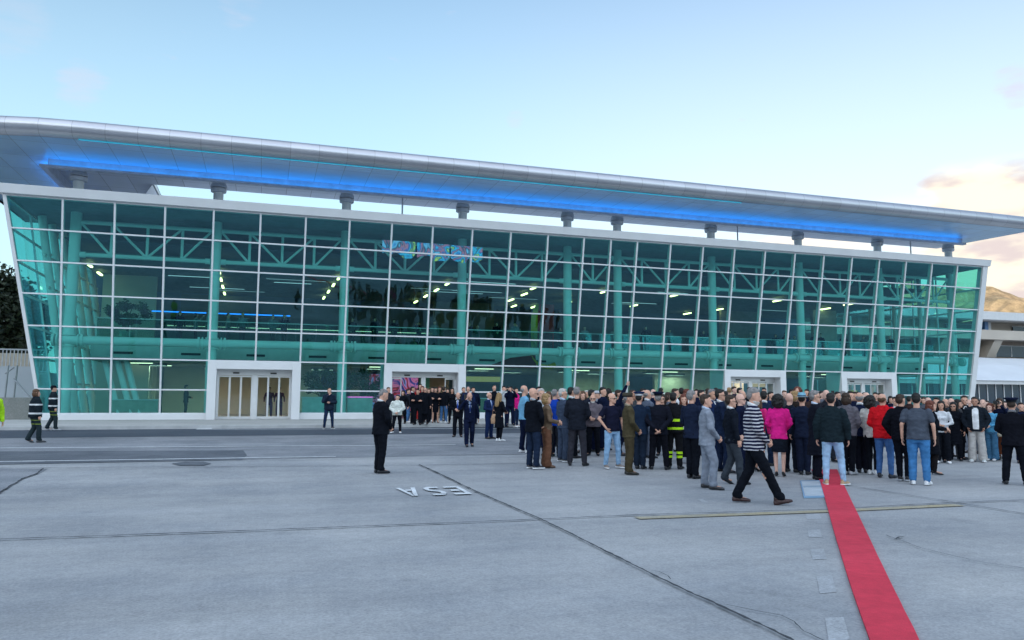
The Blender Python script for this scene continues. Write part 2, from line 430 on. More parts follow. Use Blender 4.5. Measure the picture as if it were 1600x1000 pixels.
# carpet and the printed panel lying beside it
def slab_on_ground(name, pix, m, h, label, cat):
    P = [gp(*q) for q in pix]; mb = MB()
    n = len(P); vs = [(p.x, p.y, gz(p.y) + .006) for p in P] + [(p.x, p.y, gz(p.y) + .006 + h) for p in P]
    fs = [tuple(range(n, 2 * n))] + [(k, (k + 1) % n, n + (k + 1) % n, n + k) for k in range(n)]
    mb.add(vs, fs); o = mb.build(name, m); bm = bmesh.new(); bm.from_mesh(o.data); bmesh.ops.recalc_face_normals(bm, faces=bm.faces[:]); bm.to_mesh(o.data); bm.free()
    return tag(o, label, cat)
def wavy(pix, seed):
    rnd = random.Random(seed); out_ = []
    for a, b in zip(pix, pix[1:]):
        for k in range(6): t_ = k / 6; out_.append((a[0] + (b[0] - a[0]) * t_, a[1] + (b[1] - a[1]) * t_))
    out_.append(pix[-1]); o1 = 0; res = []
    for x, y in out_:
        o1 = o1 * .75 + rnd.uniform(-.5, .5); res.append((x + o1 * max(.35, (y - 700) / 260), y))
    return res
slab_on_ground('red_carpet', wavy([(1460, 1060), (1435, 1000), (1392, 915), (1352, 830), (1315, 752), (1308, 735)], 3) + wavy([(1268, 735), (1281, 752), (1300, 820), (1323, 900), (1357, 1000), (1378, 1060)], 4), M_RED, .02,
               'long red carpet runner laid across the grey apron to the crowd', 'carpet')
ft = empty('floor_panel', gp(1268, 766)); tag(ft, 'pale printed panel with blue edge lying beside the red carpet', 'panel')
def child_ground(parent, name, pix, m, off):
    P = [gp(*q) for q in pix]; mb = MB(); mb.add([(p.x, p.y, gz(p.y) + off) for p in P] + [(p.x, p.y, gz(p.y) + .004) for p in P], [tuple(range(len(P) - 1, -1, -1))] + [(k, (k + 1) % len(P), len(P) + (k + 1) % len(P), len(P) + k) for k in range(len(P))])
    o = mb.build(name, m, parent, loc=tuple(parent.location)); return o
child_ground(ft, 'border', [(1250, 752.5), (1281, 752), (1289, 778.5), (1256, 779)], mat('panel_blue_edge', (.20, .34, .50), .6), .022)
child_ground(ft, 'sheet', [(1252, 754), (1280, 753.5), (1287, 776.5), (1258, 777)], mat('panel_sheet', (.46, .52, .58), .6, var=.15), .026)
child_ground(ft, 'printed_stripe', [(1255, 761.5), (1282, 761), (1283, 763.5), (1256, 764)], mat('panel_stripe', (.26, .34, .42), .6), .030)

# pavement slab with its kerb
mb = MB(); mb.box(-300, 300, KY, 41.3, .1, .462)
mb.box(-300, 300, 41.3, 120, .1, .458)
o = tag(mb.build('pavement', M_PAVE), kind='structure')
mb = MB(); mb.box(-300, 300, KY - .12, KY - .003, .1, .470)
tag(mb.build('kerb', mat('kerb_stone', (.46, .47, .48), .8, var=.12), bevel=.012), kind='structure')
gp_pave = lambda x0, x1, y0, y1, n, m: tag(MB().box(x0, x1, y0, y1, .463, .466).build(n, m), kind='structure')

# ---------------------------------------------------------------- terminal
D, T = 40.85, .181
def YF(z): return D - T * (z - CAM_H)
def XL(z): return -9.75 - .160 * (z - .74)
MUL = [None] + [-9.06 + (i - 1) * 2.16 for i in range(1, 14)] + [18.52] + [20.18 + k * 2.16 for k in range(13)]
ZR = [10.587, 9.151, 7.715, 6.259, 4.804, 3.353, 1.909, .759]
XR = 46.1
terminal = empty('terminal_building', (18, D, .47))
tag(terminal, 'long airport terminal with leaning teal glass facade and raised blue lit canopy roof', 'terminal')
TL = tuple(terminal.location)
def part(mb, name, m, parent=None, **k):
    return mb.build(name, m, parent or terminal, loc=TL if parent is None else None, **k)
def sub(mb, name, m, parent, **k):          # sub-part: parent is a part with its origin at TL
    return mb.build(name, m, parent, loc=TL, **k)
def setorigin(o): return o
doorbays = {4, 5, 8, 9, 18, 19, 22, 23}
NB = 27
xm = lambda i, z: XL(z) if i == 0 else (XR if i == 27 else MUL[i])
assert len(MUL) == 28, len(MUL)
# each bay of panes is one window; its mullion and fin are sub-parts
for i in range(NB):
    zb = ZR[5] if i in doorbays else ZR[7]
    mb = MB(); zt = ZR[0]
    mb.sheet([(xm(i, zb), YF(zb), zb), (xm(i + 1, zb), YF(zb), zb), (xm(i + 1, zt), YF(zt), zt), (xm(i, zt), YF(zt), zt)])
    w = part(mb, 'window', M_GLASS)
    if i > 0:
        mz = ZR[5] if (i in doorbays and i - 1 in doorbays) else .5
        mb = MB(); mb.bar((MUL[i], YF(mz) - .04, mz), (MUL[i], YF(10.62) - .04, 10.62), .085, .07, up=(0, -1, .2))
        sub(mb, 'mullion', M_FRAME, w)
        mb = MB(); mb.bar((MUL[i], YF(mz) + .11, mz), (MUL[i], YF(10.6) + .11, 10.6), .06, .20, up=(0, -1, .2))
        sub(mb, 'fin', M_INWHITE, w)
def segs(r):
    """x ranges of a horizontal member that stops at the door portals"""
    if r < 6: return [(xm(0, ZR[r]), XR)]
    return [(xm(0, ZR[r]), MUL[4]), (MUL[6], MUL[8]), (MUL[10], MUL[18]), (MUL[20], MUL[22]), (MUL[24], XR)]
for r in range(8):
    for a_, b_ in segs(r):
        mb = MB(); z = ZR[r]; mb.bar((a_, YF(z) - .036, z), (b_, YF(z) - .036, z), .06, .066)
        mb.bar((a_, YF(z) + .08, z), (b_, YF(z) + .08, z), .12, .05)
        part(mb, 'transom', M_FRAME)
for a_, b_ in segs(7):
    mb = MB(); mb.box(a_, b_, 40.84, 41.15, .463, .73); part(mb, 'plinth', M_WHITE, bevel=.01)
# cornice, end frames
mb = MB(); z0, z1 = 10.625, 11.05
mb.hexa([(-11.60, 38.98, z0), (46.62, 38.98, z0), (46.62, 39.55, z0), (-11.60, 39.55, z0), (-11.66, 38.90, z1), (46.66, 38.90, z1), (46.66, 39.55, z1), (-11.66, 39.55, z1)])
part(mb, 'cornice', M_WHITE, bevel=.02)
mb = MB(); mb.hexa([(46.10, YF(.46) - .14, .46), (46.52, YF(.46) - .14, .46), (46.52, YF(.46) + .3, .46), (46.10, YF(.46) + .3, .46),
                    (46.10, YF(10.62) - .14, 10.62), (46.52, YF(10.62) - .14, 10.62), (46.52, YF(10.62) + .3, 10.62), (46.10, YF(10.62) + .3, 10.62)])
part(mb, 'corner_frame', M_WHITE, bevel=.01)
mb = MB(); za, zb = .46, 10.62
mb.hexa([(XL(za) - .14, YF(za) - .08, za), (XL(za) + .01, YF(za) - .08, za), (XL(za) + .01, YF(za) + .2, za), (XL(za) - .14, YF(za) + .2, za),
         (XL(zb) - .14, YF(zb) - .08, zb), (XL(zb) + .01, YF(zb) - .08, zb), (XL(zb) + .01, YF(zb) + .2, zb), (XL(zb) - .14, YF(zb) + .2, zb)])
part(mb, 'corner_frame', M_WHITE, bevel=.01)
# side walls of glass
def endwall(Xf, name):
    mb = MB(); y0 = lambda z: YF(z) + .32; y1 = 57.6; zb, zt = .759, 10.587
    mb.sheet([(Xf(zb), y0(zb), zb), (Xf(zb), y1, zb), (Xf(zt), y1, zt), (Xf(zt), y0(zt), zt)])
    w = part(mb, name, M_GLASS); mb = MB()
    for z in ZR: mb.bar((Xf(z), y0(z), z), (Xf(z), y1, z), .07, .1)
    y = 43.2
    while y < 57: mb.bar((Xf(.5), y, .5), (Xf(10.6), y, 10.6), .07, .09, up=(1, 0, 0)); y += 2.16
    sub(mb, 'window_frame', M_FRAME, w)
    mb = MB(); mb.bar((Xf(.6), 41.2, .6), (Xf(.6), 57.6, .6), .2, .27); mb.bar((Xf(10.83), 39.6, 10.83), (Xf(10.83), 57.6, 10.83), .35, .42)
    part(mb, 'side_edge', M_WHITE)
endwall(lambda z: XL(z) - .05, 'side_window'); endwall(lambda z: 46.3, 'side_window')

# columns with collars, rising through the flat roof to the canopy
M_COL = mat('column_paint', (.80, .82, .80), .45, var=.05, scale=.8)
M_COLLAR = mat('collar_steel', (.60, .63, .68), .5, metal=.1)
COLX = [-9.08, -2.58, 3.99, 10.54, 17.0, 20.28, 26.86, 33.5, 40.05, 46.36]
YC, ZS = 42.05, 12.93
for x in COLX:
    r = .25
    mb = MB(); mb.tube((x, YC, .46), (x, YC, ZS - .02), r, n=24)
    c = part(mb, 'column', M_COL, smooth=True)
    mb = MB(); mb.lathe([(.255, 12.16), (.38, 12.20), (.40, 12.36), (.30, 12.38), (.30, 12.40), (.40, 12.42), (.39, 12.56), (.32, 12.68), (.32, 12.88), (.36, 12.91)], (x, YC, 0))
    sub(mb, 'collar', M_COLLAR, c, smooth=True)
    mb = MB()
    for dx in (-.62, .62): mb.tube((x + dx - .05, 41.9, 4.28), (x + dx + .05, 41.9, 4.28), .31, n=20)
    for dx in (-.45, .45): mb.tube((x + dx - .03, 41.9, 4.28), (x + dx + .03, 41.9, 4.28), .31, n=20)
    mb.tube((x, YC, 3.98), (x, YC, 4.04), .33, n=20); mb.tube((x, YC, 4.52), (x, YC, 4.58), .33, n=20)
    sub(mb, 'flange', M_COL, c, smooth=True)
for x in (6.95, 28.4, 42.3):
    mb = MB(); mb.tube((x, 41.4, 11.0), (x, 41.4, 12.9), .045, n=10); part(mb, 'roof_post', M_COLLAR, smooth=True)
mb = MB(); mb.tube((-9.3, 41.9, 4.28), (46.2, 41.9, 4.28), .215, n=20, caps=True); part(mb, 'floor_beam', M_COL, smooth=True)
# truss of tubes
for i in range(len(COLX) - 1):
    x0, x1 = COLX[i] + .25, COLX[i + 1] - .25; w_ = COLX[i + 1] - COLX[i]
    mb = MB(); zb_, zt_ = 8.52, 10.15
    mb.tube((x0, YC, zb_), (x1, YC, zb_), .105, n=12); mb.tube((x0, YC, zt_), (x1, YC, zt_), .105, n=12)
    if w_ > 5:
        q = [COLX[i] + w_ * k / 4 for k in range(5)]; q[0] += .2; q[4] -= .2
        for k in (1, 2, 3): mb.tube((q[k], YC, zb_), (q[k], YC, zt_), .075, n=10)
        for a_, b_, up in ((0, 1, 0), (1, 2, 0), (2, 3, 1), (3, 4, 1)):
            mb.tube((q[a_], YC, zb_ if up else zt_), (q[b_], YC, zt_ if up else zb_), .065, n=10)
        mb.tube((x0 - .0, YC, 8.52), (x0 + .25, YC, 8.52), .15, n=12); mb.tube((x1 - .25, YC, 8.52), (x1, YC, 8.52), .15, n=12)
    else:
        q = [COLX[i] + w_ * k / 2 for k in range(3)]; q[0] += .2; q[2] -= .2
        mb.tube((q[1], YC, zb_), (q[1], YC, zt_), .075, n=10)
        mb.tube((q[0], YC, zt_), (q[1], YC, zb_), .065, n=10); mb.tube((q[1], YC, zb_), (q[2], YC, zt_), .065, n=10)
    part(mb, 'truss', M_COL, smooth=True)
# second truss deeper in the hall
mb = MB()
for yy in (49.5,):
    mb.tube((-10, yy, 9.2), (46, yy, 9.2), .09, n=8); mb.tube((-10, yy, 10.3), (46, yy, 10.3), .09, n=8)
    x = -9.0; k = 0
    while x < 45: mb.tube((x, yy, 9.2 if k % 2 else 10.3), (x + 1.62, yy, 10.3 if k % 2 else 9.2), .05, n=8); x += 1.62; k += 1
part(mb, 'roof_truss', M_INWHITE, smooth=True)
# leaning tubes carrying the left side wall, and some at the right
mb = MB()
for k, y in enumerate((43.0, 45.0, 47.2, 49.4, 51.6, 54.0)):
    mb.tube((XL(.47) + .55, y, .47), (XL(10.5) + .5, y, 10.5), .19, n=16)
    for z in (2.2, 4.28, 6.9, 8.5): mb.tube((XL(z) + .52, y - 1.0 if k else y - .6, z), (XL(z) + .52, y + 1.1, z), .07, n=8)
part(mb, 'side_strut', M_COL, smooth=True)
mb = MB()
for k, y in enumerate((44.2, 46.6, 49.0, 51.4, 54.0)):
    mb.tube((45.7, y, .47), (45.75, y, 10.5), .16, n=16)
    for z in (4.28, 8.5): mb.tube((45.7, y - 1.2, z), (45.7, y + 1.2, z), .07, n=8)
part(mb, 'side_strut', M_COL, smooth=True)
mb = MB()
for x0, lean in ((-7.9, -.9), (-7.3, -1.1), (-6.9, -.8)):
    mb.tube((x0 + .9, 44.2, .47), (x0 + lean * .2, 44.6, 4.1), .15, n=12)
part(mb, 'raking_strut', M_COL, smooth=True)

# interior floors and walls
part(MB().box(-9.5, 46.2, 41.2, 58, .464, .474), 'floor', M_FLOORIN)
mb = MB(); mb.box(-8.4, 45.6, 43.6, 58, 3.55, 4.50); part(mb, 'upper_floor', M_SLAB)
mb = MB(); x = -7.4
while x < 45: mb.box(x, x + .95, 43.585, 43.605, 3.74, 3.86); x += 3.24
part(mb, 'air_vent', M_BLACK)
part(MB().box(-8.4, 45.6, 43.9, 57.9, 3.40, 3.54), 'lower_ceiling', mat('lower_ceiling_board', (.34, .33, .30), .8))
mb = MB(); x = -8.2; k = 0
while x < 45.4: mb.box(x, x + 1.5, 43.72, 43.735, 4.52, 5.55); x += 1.56
bal = part(mb, 'balustrade', M_GLASS_BAL)
sub(MB().box(-8.3, 45.5, 43.70, 43.755, 5.56, 5.60), 'handrail', M_ALU, bal)
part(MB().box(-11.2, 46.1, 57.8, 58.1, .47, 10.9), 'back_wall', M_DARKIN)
part(MB().box(-11.5, 46.5, 39.6, 57.75, 10.62, 10.95), 'flat_roof', mat('flat_roof_deck', (.62, .64, .66), .9))
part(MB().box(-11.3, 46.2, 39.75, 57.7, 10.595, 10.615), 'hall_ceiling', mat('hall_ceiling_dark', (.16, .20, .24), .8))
mb = MB(); y = 43.4
while y < 57.4: mb.box(-9.6, 45.6, y, y + .10, 8.72, 8.92); y += .46
part(mb, 'ceiling_slats', M_CEIL)
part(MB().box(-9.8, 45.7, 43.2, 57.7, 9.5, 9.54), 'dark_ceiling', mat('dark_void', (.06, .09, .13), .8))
mb = MB(); mb.box(-9.2, -6.3, 50.0, 50.3, .47, 9.4); mb.box(-6.35, -6.1, 50.3, 57.7, .47, 3.4); mb.box(-8.6, -6.0, 46.4, 46.6, .47, 3.4)
part(mb, 'stair_wall', M_WALLIN)
part(MB().box(-5.9, 3.6, 52, 52.3, .475, 3.39), 'partition_wall', M_WALLIN)
part(MB().box(18.5, 25.5, 51, 51.3, .475, 3.39), 'partition_wall', mat('tan_partition', (.42, .38, .26), .8))
part(MB().box(27.0, 34.5, 50, 50.3, .475, 3.39), 'partition_wall', mat('pale_partition', (.58, .52, .40), .8))
for (xa, xb, y_, c_) in ((11.5, 16.0, 54, (.20, .21, .20)), (34, 37.5, 52, (.34, .30, .26)), (40.2, 42.4, 49, (.45, .45, .42)), (22, 27, 56, (.16, .18, .19)), (-5.5, -1.0, 56, (.14, .16, .17))):
    part(MB().box(xa, xb, y_, y_ + .3, 4.505, 8.5), 'upper_wall', mat('upper_wall_%d' % int(xa + 10), c_, .8))
# lamps under the slatted ceiling and under the upper floor
ml = MB()
rl = random.Random(5)
for x in COLX[:9]:
    for k, y in enumerate((45.6, 48.6, 51.8, 55.2)):
        if x > 25 and rl.random() < .35: continue
        xx = x - .05 * k + (.9 if x > 12 else .0) * rl.uniform(-1, 1.4)
        mb = MB(); mb.box(xx - .06, xx + .06, y - .55, y + .55, 8.50, 8.58); part(mb, 'ceiling_lamp', M_LAMP)
M_LAMP2 = lamp_mat('soft_lamp', (1.0, .80, .55), 1.2)
for x in [k * 3.24 - 7 for k in range(0, 16, 2)]:
    mb = MB(); mb.box(x, x + 1.2, 46.0, 46.10, 3.36, 3.395); part(mb, 'ceiling_lamp', M_LAMP2)
    mb = MB(); mb.box(x + .6, x + 1.8, 49.3, 49.40, 3.36, 3.395); part(mb, 'ceiling_lamp', M_LAMP2)
rs = random.Random(12)  # faint glowing bars stand in for reflected streaks along the ceiling slats
for k in range(16):
    x = rs.uniform(-6, 38); y = rs.uniform(44.5, 55); mb = MB(); mb.box(x, x + rs.uniform(1.8, 4.5), y, y + .03, 8.60, 8.63)
    part(mb, 'glow_streak', lamp_mat('streak_glow_%d' % k, (.80, .90, 1.0), rs.uniform(.12, .40)))
# fill lamps added to brighten the ground floor, each panel hidden inside a skirt
M_FILL = lamp_mat('fill_lamp', (1.0, .86, .66), 9.0)
for x, y in [(k * 3.1 - 6.5, 46.4 + 2.6 * (k % 2)) for k in range(17)]:
    mb = MB(); mb.box(x, x + 1.3, y, y + .02, 3.27, 3.40); mb.box(x, x + 1.3, y + .6, y + .62, 3.27, 3.40); mb.box(x - .02, x, y, y + .62, 3.27, 3.40); mb.box(x + 1.3, x + 1.32, y, y + .62, 3.27, 3.40)
    h = part(mb, 'fill_lamp', M_CEIL); sub(MB().box(x + .01, x + 1.29, y + .03, y + .59, 3.375, 3.395), 'fill_lamp_panel', M_FILL, h)
part(MB().box(5.2, 7.0, 49, 49.2, .475, 3.39), 'partition_wall', mat('brown_partition', (.26, .20, .15), .8))
part(MB().box(8.6, 11.4, 48.6, 48.8, .475, 3.39), 'partition_wall', mat('brown_partition', (.26, .20, .15), .8))
part(MB().box(9.2, 10.1, 48.5, 48.58, .9, 3.0), 'green_panel', mat('green_door_panel', (.12, .40, .30), .5))
part(MB().box(-6.3, 1.4, 48.0, 48.06, 6.42, 6.48), 'blue_light_line', M_BLUELINE)
part(MB().box(-6.3, 12.0, 56.0, 56.1, 6.3, 6.34), 'glow_streak', lamp_mat('dim_line', (.9, .75, .6), .9))

# door portals
M_DOORFR = mat('door_aluminium', (.70, .71, .72), .4, metal=.2, var=.04)
def portal(x0, x1, opened):
    yf = 40.46; z1 = 3.35; pz = .463
    mb = MB(); w_ = .37
    for a_, b_ in ((x0 - .05, x0 + w_), (x1 - w_, x1 + .05)): mb.box(a_, b_, yf, 41.9, pz, z1)
    mb.box(x0 + w_, x1 - w_, yf, 41.9, 2.95, z1)
    d = part(mb, 'doorway', M_WHITE, bevel=.012)
    a_, b_ = x0 + w_, x1 - w_; yd = 41.05; mid = (a_ + b_) / 2
    mb = MB(); mb.box(a_, b_, yd, yd + .12, 2.66, 2.949); mb.box(mid - .12, mid + .12, yd - .002, yd + .14, pz, 2.66)
    for e in (a_, b_ - .07): mb.box(e, e + .07, yd, yd + .12, pz, 2.66)
    sub(mb, 'door_frame', M_DOORFR, d, bevel=.006)
    for cx_ in ((a_ + mid) / 2, (b_ + mid) / 2):
        sub(MB().box(cx_ - .15, cx_ + .15, yd - .05, yd - .003, 2.74, 2.81), 'door_sensor', M_BLACK, d)
    for (lo, hi) in ((a_ + .07, mid - .12), (mid + .12, b_ - .07)):
        n = 3; w3 = (hi - lo) / n
        for k in range(n):
            if opened and k != (0 if lo < mid - 1 else 2): continue
            l0, l1 = lo + k * w3, lo + (k + 1) * w3
            yy = yd + .03 + (.03 if k == 1 else 0)
            mb = MB(); s_ = .045
            mb.box(l0, l0 + s_, yy, yy + .04, pz + .02, 2.64); mb.box(l1 - s_, l1, yy, yy + .04, pz + .02, 2.64)
            mb.box(l0 + s_, l1 - s_, yy, yy + .04, pz + .02, pz + .14); mb.box(l0 + s_, l1 - s_, yy, yy + .04, 2.57, 2.64)
            lf = sub(mb, 'door_leaf', M_DOORFR, d)
            sub(MB().sheet([(l0 + s_, yy + .02, pz + .14), (l1 - s_, yy + .02, pz + .14), (l1 - s_, yy + .02, 2.57), (l0 + s_, yy + .02, 2.57)]), 'door_glass', M_GLASS_CLEAR, d)
    sub(MB().box(a_, b_, 40.9, 41.9, pz, .470), 'threshold', M_ALU, d)
portal(-2.58, 1.74, False); portal(6.06, 10.38, True); portal(26.66, 30.98, False); portal(35.30, 39.62, False)

# ---------------------------------------------------------------- canopy roof
def seam_metal(name, c, rough, metal, sx, sy, wid=.012, dark=.45):
    m, t, p = newmat(name); p.inputs['Roughness'].default_value = rough; p.inputs['Metallic'].default_value = metal
    tcn = t.nodes.new('ShaderNodeTexCoord'); s = t.nodes.new('ShaderNodeSeparateXYZ'); t.links.new(tcn.outputs['Object'], s.inputs[0])
    def M(op, a, b=None):
        n = t.nodes.new('ShaderNodeMath'); n.operation = op
        for i, v in enumerate((a, b)):
            if v is None: continue
            if isinstance(v, (int, float)): n.inputs[i].default_value = v
            else: t.links.new(v, n.inputs[i])
        return n.outputs[0]
    def line(axis, per):
        if not per: return None
        f = M('ABSOLUTE', M('SUBTRACT', M('FRACT', M('DIVIDE', s.outputs[axis], per)), .5))
        return M('GREATER_THAN', f, .5 - wid / per)
    ls = [l for l in (line(0, sx), line(1, sy)) if l]
    l = ls[0] if len(ls) == 1 else M('MAXIMUM', ls[0], ls[1])
    no = t.nodes.new('ShaderNodeTexNoise'); no.inputs['Scale'].default_value = .9; no.inputs['Detail'].default_value = 5; t.links.new(tcn.outputs['Object'], no.inputs['Vector'])
    # one tone per panel
    pid = t.nodes.new('ShaderNodeTexWhiteNoise'); pid.noise_dimensions = '2D'
    cmb = t.nodes.new('ShaderNodeCombineXYZ'); t.links.new(M('FLOOR', M('DIVIDE', s.outputs[0], sx or 1)), cmb.inputs[0]); t.links.new(M('FLOOR', M('DIVIDE', s.outputs[1], sy or 50)), cmb.inputs[1])
    t.links.new(cmb.outputs[0], pid.inputs['Vector'])
    v = M('ADD', M('MULTIPLY', pid.outputs['Value'], .10), M('ADD', M('MULTIPLY', no.outputs[0], .14), .86))
    v = M('MULTIPLY', v, M('SUBTRACT', 1.0, M('MULTIPLY', l, 1 - dark)))
    hs = t.nodes.new('ShaderNodeHueSaturation'); hs.inputs['Color'].default_value = (*c, 1); t.links.new(v, hs.inputs['Value']); t.links.new(hs.outputs[0], p.inputs['Base Color'])
    rr = M('ADD', rough - .05, M('MULTIPLY', no.outputs[0], .12)); t.links.new(rr, p.inputs['Roughness'])
    return m
BLUE_STR = 2.1
M_SOFF = seam_metal('soffit_panels', (.44, .67, .88), .34, .2, 1.32, 2.4)  # base colour bluer than the metal, carrying part of the LED wash
M_NOSE = seam_metal('nose_cladding', (.56, .57, .62), .33, .75, 1.32, 0, .010, .6)
path = [(-15.0, 41.0), (-14.6, 39.9), (-13.7, 39.0), (-12.6, 38.35), (-11.35, 37.92), (-9.8, 37.62), (-8.2, 37.5), (-4, 37.42)] + [(x, 37.4 - .10 * (x + 4) / 52) for x in range(0, 49, 4)] + [(48.66, 37.3)]
prof = []
for k in range(15):
    a_ = math.pi * (-.5 + k / 14.0)
    prof.append((-math.cos(a_) * .52 + .0, .415 * math.sin(a_)))   # (outwards negative, up)
vs = []; P = [Vector((p[0], p[1], 0)) for p in path]
for k, q in enumerate(P):
    d = (P[min(k + 1, len(P) - 1)] - P[max(k - 1, 0)]).normalized(); n = Vector((d.y, -d.x, 0))
    s_ = 1.0 if k < len(P) - 2 else (.97 if k == len(P) - 2 else .8)
    for (o_, u_) in prof: vs.append(q + n * (-o_ * s_) + Vector((0, 0, ZS + .42 * s_ + u_ * s_)))
np_ = len(prof); fs = [(k * np_ + j, (k + 1) * np_ + j, (k + 1) * np_ + j + 1, k * np_ + j + 1) for k in range(len(P) - 1) for j in range(np_ - 1)]
fs += [tuple((len(P) - 1) * np_ + j for j in range(np_ - 1, -1, -1))]
canopy = MB()
XN = -6.05; XRR = 47.83; YB = 44.4
rear = [(48.66, 38.05), (XRR, YB), (XN, YB), (XN, 56.0), (-15.0, 56.0)]
top = [(p[0], p[1]) for p in path] + rear
zt = lambda y: ZS + .82 - max(0, y - 37.3) * .055
n = len(top)
canopy.add([(x, y, zt(y)) for x, y in top], [tuple(range(n))])
for k in range(len(path) - 1, n):
    a_, b_ = top[k], top[(k + 1) % n]
    canopy.add([(a_[0], a_[1], ZS), (b_[0], b_[1], ZS), (b_[0], b_[1], zt(b_[1])), (a_[0], a_[1], zt(a_[1]))], [(0, 1, 2, 3)])
roof = part(canopy, 'canopy_roof', mat('roof_metal', (.55, .57, .60), .4, metal=.5))
sub(MB().add(vs, fs), 'roof_nose', M_NOSE, roof, smooth=True)
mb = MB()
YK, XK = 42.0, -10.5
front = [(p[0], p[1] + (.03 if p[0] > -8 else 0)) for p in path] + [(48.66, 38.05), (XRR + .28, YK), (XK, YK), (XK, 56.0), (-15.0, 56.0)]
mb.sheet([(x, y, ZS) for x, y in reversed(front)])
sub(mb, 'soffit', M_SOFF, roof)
mb = MB(); low = [(XK, YK), (XRR + .28, YK), (XRR, YB), (XN, YB), (XN, 56.0), (XK, 56.0)]
mb.sheet([(x, y, ZS - .005) for x, y in reversed(low)])
for k in range(1, 5):
    a_, b_ = low[k], low[k + 1]; mb.sheet([(a_[0], a_[1], ZS - .005), (b_[0], b_[1], ZS - .005), (b_[0], b_[1], ZS + .1), (a_[0], a_[1], ZS + .1)])
mb.sheet([(XN - .02, YB + .02, ZS - .005), (XN - .02, 50.5, ZS - .005), (XN - .3, 50.5, ZS - .5), (XN - .3, YB + .02, ZS - .5)])
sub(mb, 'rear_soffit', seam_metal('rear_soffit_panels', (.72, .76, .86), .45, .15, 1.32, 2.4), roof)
M_BLUELED = lamp_mat('blue_led_strip', (.01, .30, .85), BLUE_STR)
M_BLUELED2 = lamp_mat('blue_led_strip_side', (.01, .28, .85), 6.0)
M_TRAY = mat('light_tray', (.55, .60, .70), .5)
# light tray hung under the soffit: the blue strip lies inside and washes the soffit in front of it
y0_, y1_ = 40.75, 41.05; zt0, zt1 = 12.45, 12.56
mb = MB(); mb.box(-10.5, 46.6, y0_, y0_ + .012, zt0, zt1); mb.box(-10.5, 46.6, y0_ + .012, y1_, zt0, zt0 + .012); mb.box(-10.22, 46.6, y1_, y1_ + .012, zt0, ZS - .003)
tray = sub(mb, 'light_tray', M_TRAY, roof)
mb = MB(); mb.sheet([(-10.2, y0_ + .06, zt0 + .03), (46.2, y0_ + .06, zt0 + .03), (46.2, y1_ - .02, zt0 + .10), (-10.2, y1_ - .02, zt0 + .10)])
sub(mb, 'led_strip', M_BLUELED, roof)
mb = MB(); mb.box(-10.512, -10.5, y0_, 54, zt0, zt1); mb.box(-10.5, -10.235, y1_ + .012, 54, zt0, zt0 + .012); mb.box(-10.235, -10.223, y1_ + .012, 54, zt0, ZS - .003)
sub(mb, 'light_tray', M_TRAY, roof)
mb = MB(); mb.sheet([(-10.44, 54, zt0 + .03), (-10.44, 41.75, zt0 + .03), (-10.25, 41.75, zt0 + .10), (-10.25, 54, zt0 + .10)])
sub(mb, 'led_strip', M_BLUELED2, roof)
mb = MB(); mb.box(-8.2, 26, 37.44, 37.47, ZS - .03, ZS - .003)
sub(mb, 'led_strip', lamp_mat('cyan_led', (.02, .50, .80), .36), roof)

# ---------------------------------------------------------------- hills and mountain
def fbm(x, y, seed=0, o=5):
    from mathutils import noise
    v = 0; a = 1.0; f = 1.0
    for _ in range(o):
        v += a * noise.noise(Vector((x * f + seed, y * f - seed, seed * .37))); a *= .5; f *= 2.03
    return v
M_HILL = ground_material('hill_scrub', (.12, .13, .07), (.22, .18, .12), .004, .15, speck=.3)
M_MOUNT = ground_material('mountain_scrub', (.15, .125, .075), (.27, .20, .125), .006, .03, speck=.45)
# the ridge behind the viewer that keeps the low sun off the apron
mb = MB(); NA, NR = 60, 12; vs = []
for i in range(NA + 1):
    a_ = R(150 + 170 * i / NA)
    for j in range(NR + 1):
        r = 330 + 470 * j / NR; t_ = j / NR
        e = math.sin(math.pi * min(1, max(0, i / NA))) ** .35
        h = e * (math.sin(math.pi * min(1, t_ * 1.02)) ** .8) * (140 + 22 * fbm(i * .12, j * .3, 3))
        vs.append((r * math.sin(a_), r * math.cos(a_), max(-2, h - 2)))
fs = [(i * (NR + 1) + j, (i + 1) * (NR + 1) + j, (i + 1) * (NR + 1) + j + 1, i * (NR + 1) + j + 1) for i in range(NA) for j in range(NR)]
mb.add(vs, fs); tag(mb.build('hills', M_HILL, smooth=True), kind='structure')
# mountain to the right, still in the sun
mb = MB(); NX, NY = 150, 70; vs = []
c0 = ray(1430, 440); rr = 2600 / math.hypot(c0.x, c0.y); mcx, mcy = c0.x * rr, c0.y * rr
tx = Vector((c0.y, -c0.x, 0)).normalized(); ty = Vector((c0.x, c0.y, 0)).normalized()
prof_ = [(-1500, .05), (-900, .25), (-500, .55), (-250, .78), (-60, .98), (60, 1.0), (170, .955), (260, .90), (340, .76), (420, .66), (520, .45), (640, .30), (760, .2), (1000, .12), (1600, .02)]
def pf(u):
    for k in range(len(prof_) - 1):
        if prof_[k][0] <= u <= prof_[k + 1][0]:
            t_ = (u - prof_[k][0]) / (prof_[k + 1][0] - prof_[k][0]); return prof_[k][1] + (prof_[k + 1][1] - prof_[k][1]) * t_
    return 0
for i in range(NX + 1):
    u = -1500 + 3100 * i / NX
    for j in range(NY + 1):
        v = -900 + 1800 * j / NY
        g = math.exp(-(v / 420.0) ** 2)
        h = 330 * pf(u) * g * (1 + .10 * fbm(u / 300, v / 300, 5)) + 30 * g * fbm(u / 120, v / 120, 8) * (.3 + pf(u))
        q = Vector((mcx, mcy, 0)) + tx * u + ty * v
        vs.append((q.x, q.y, h - 3))
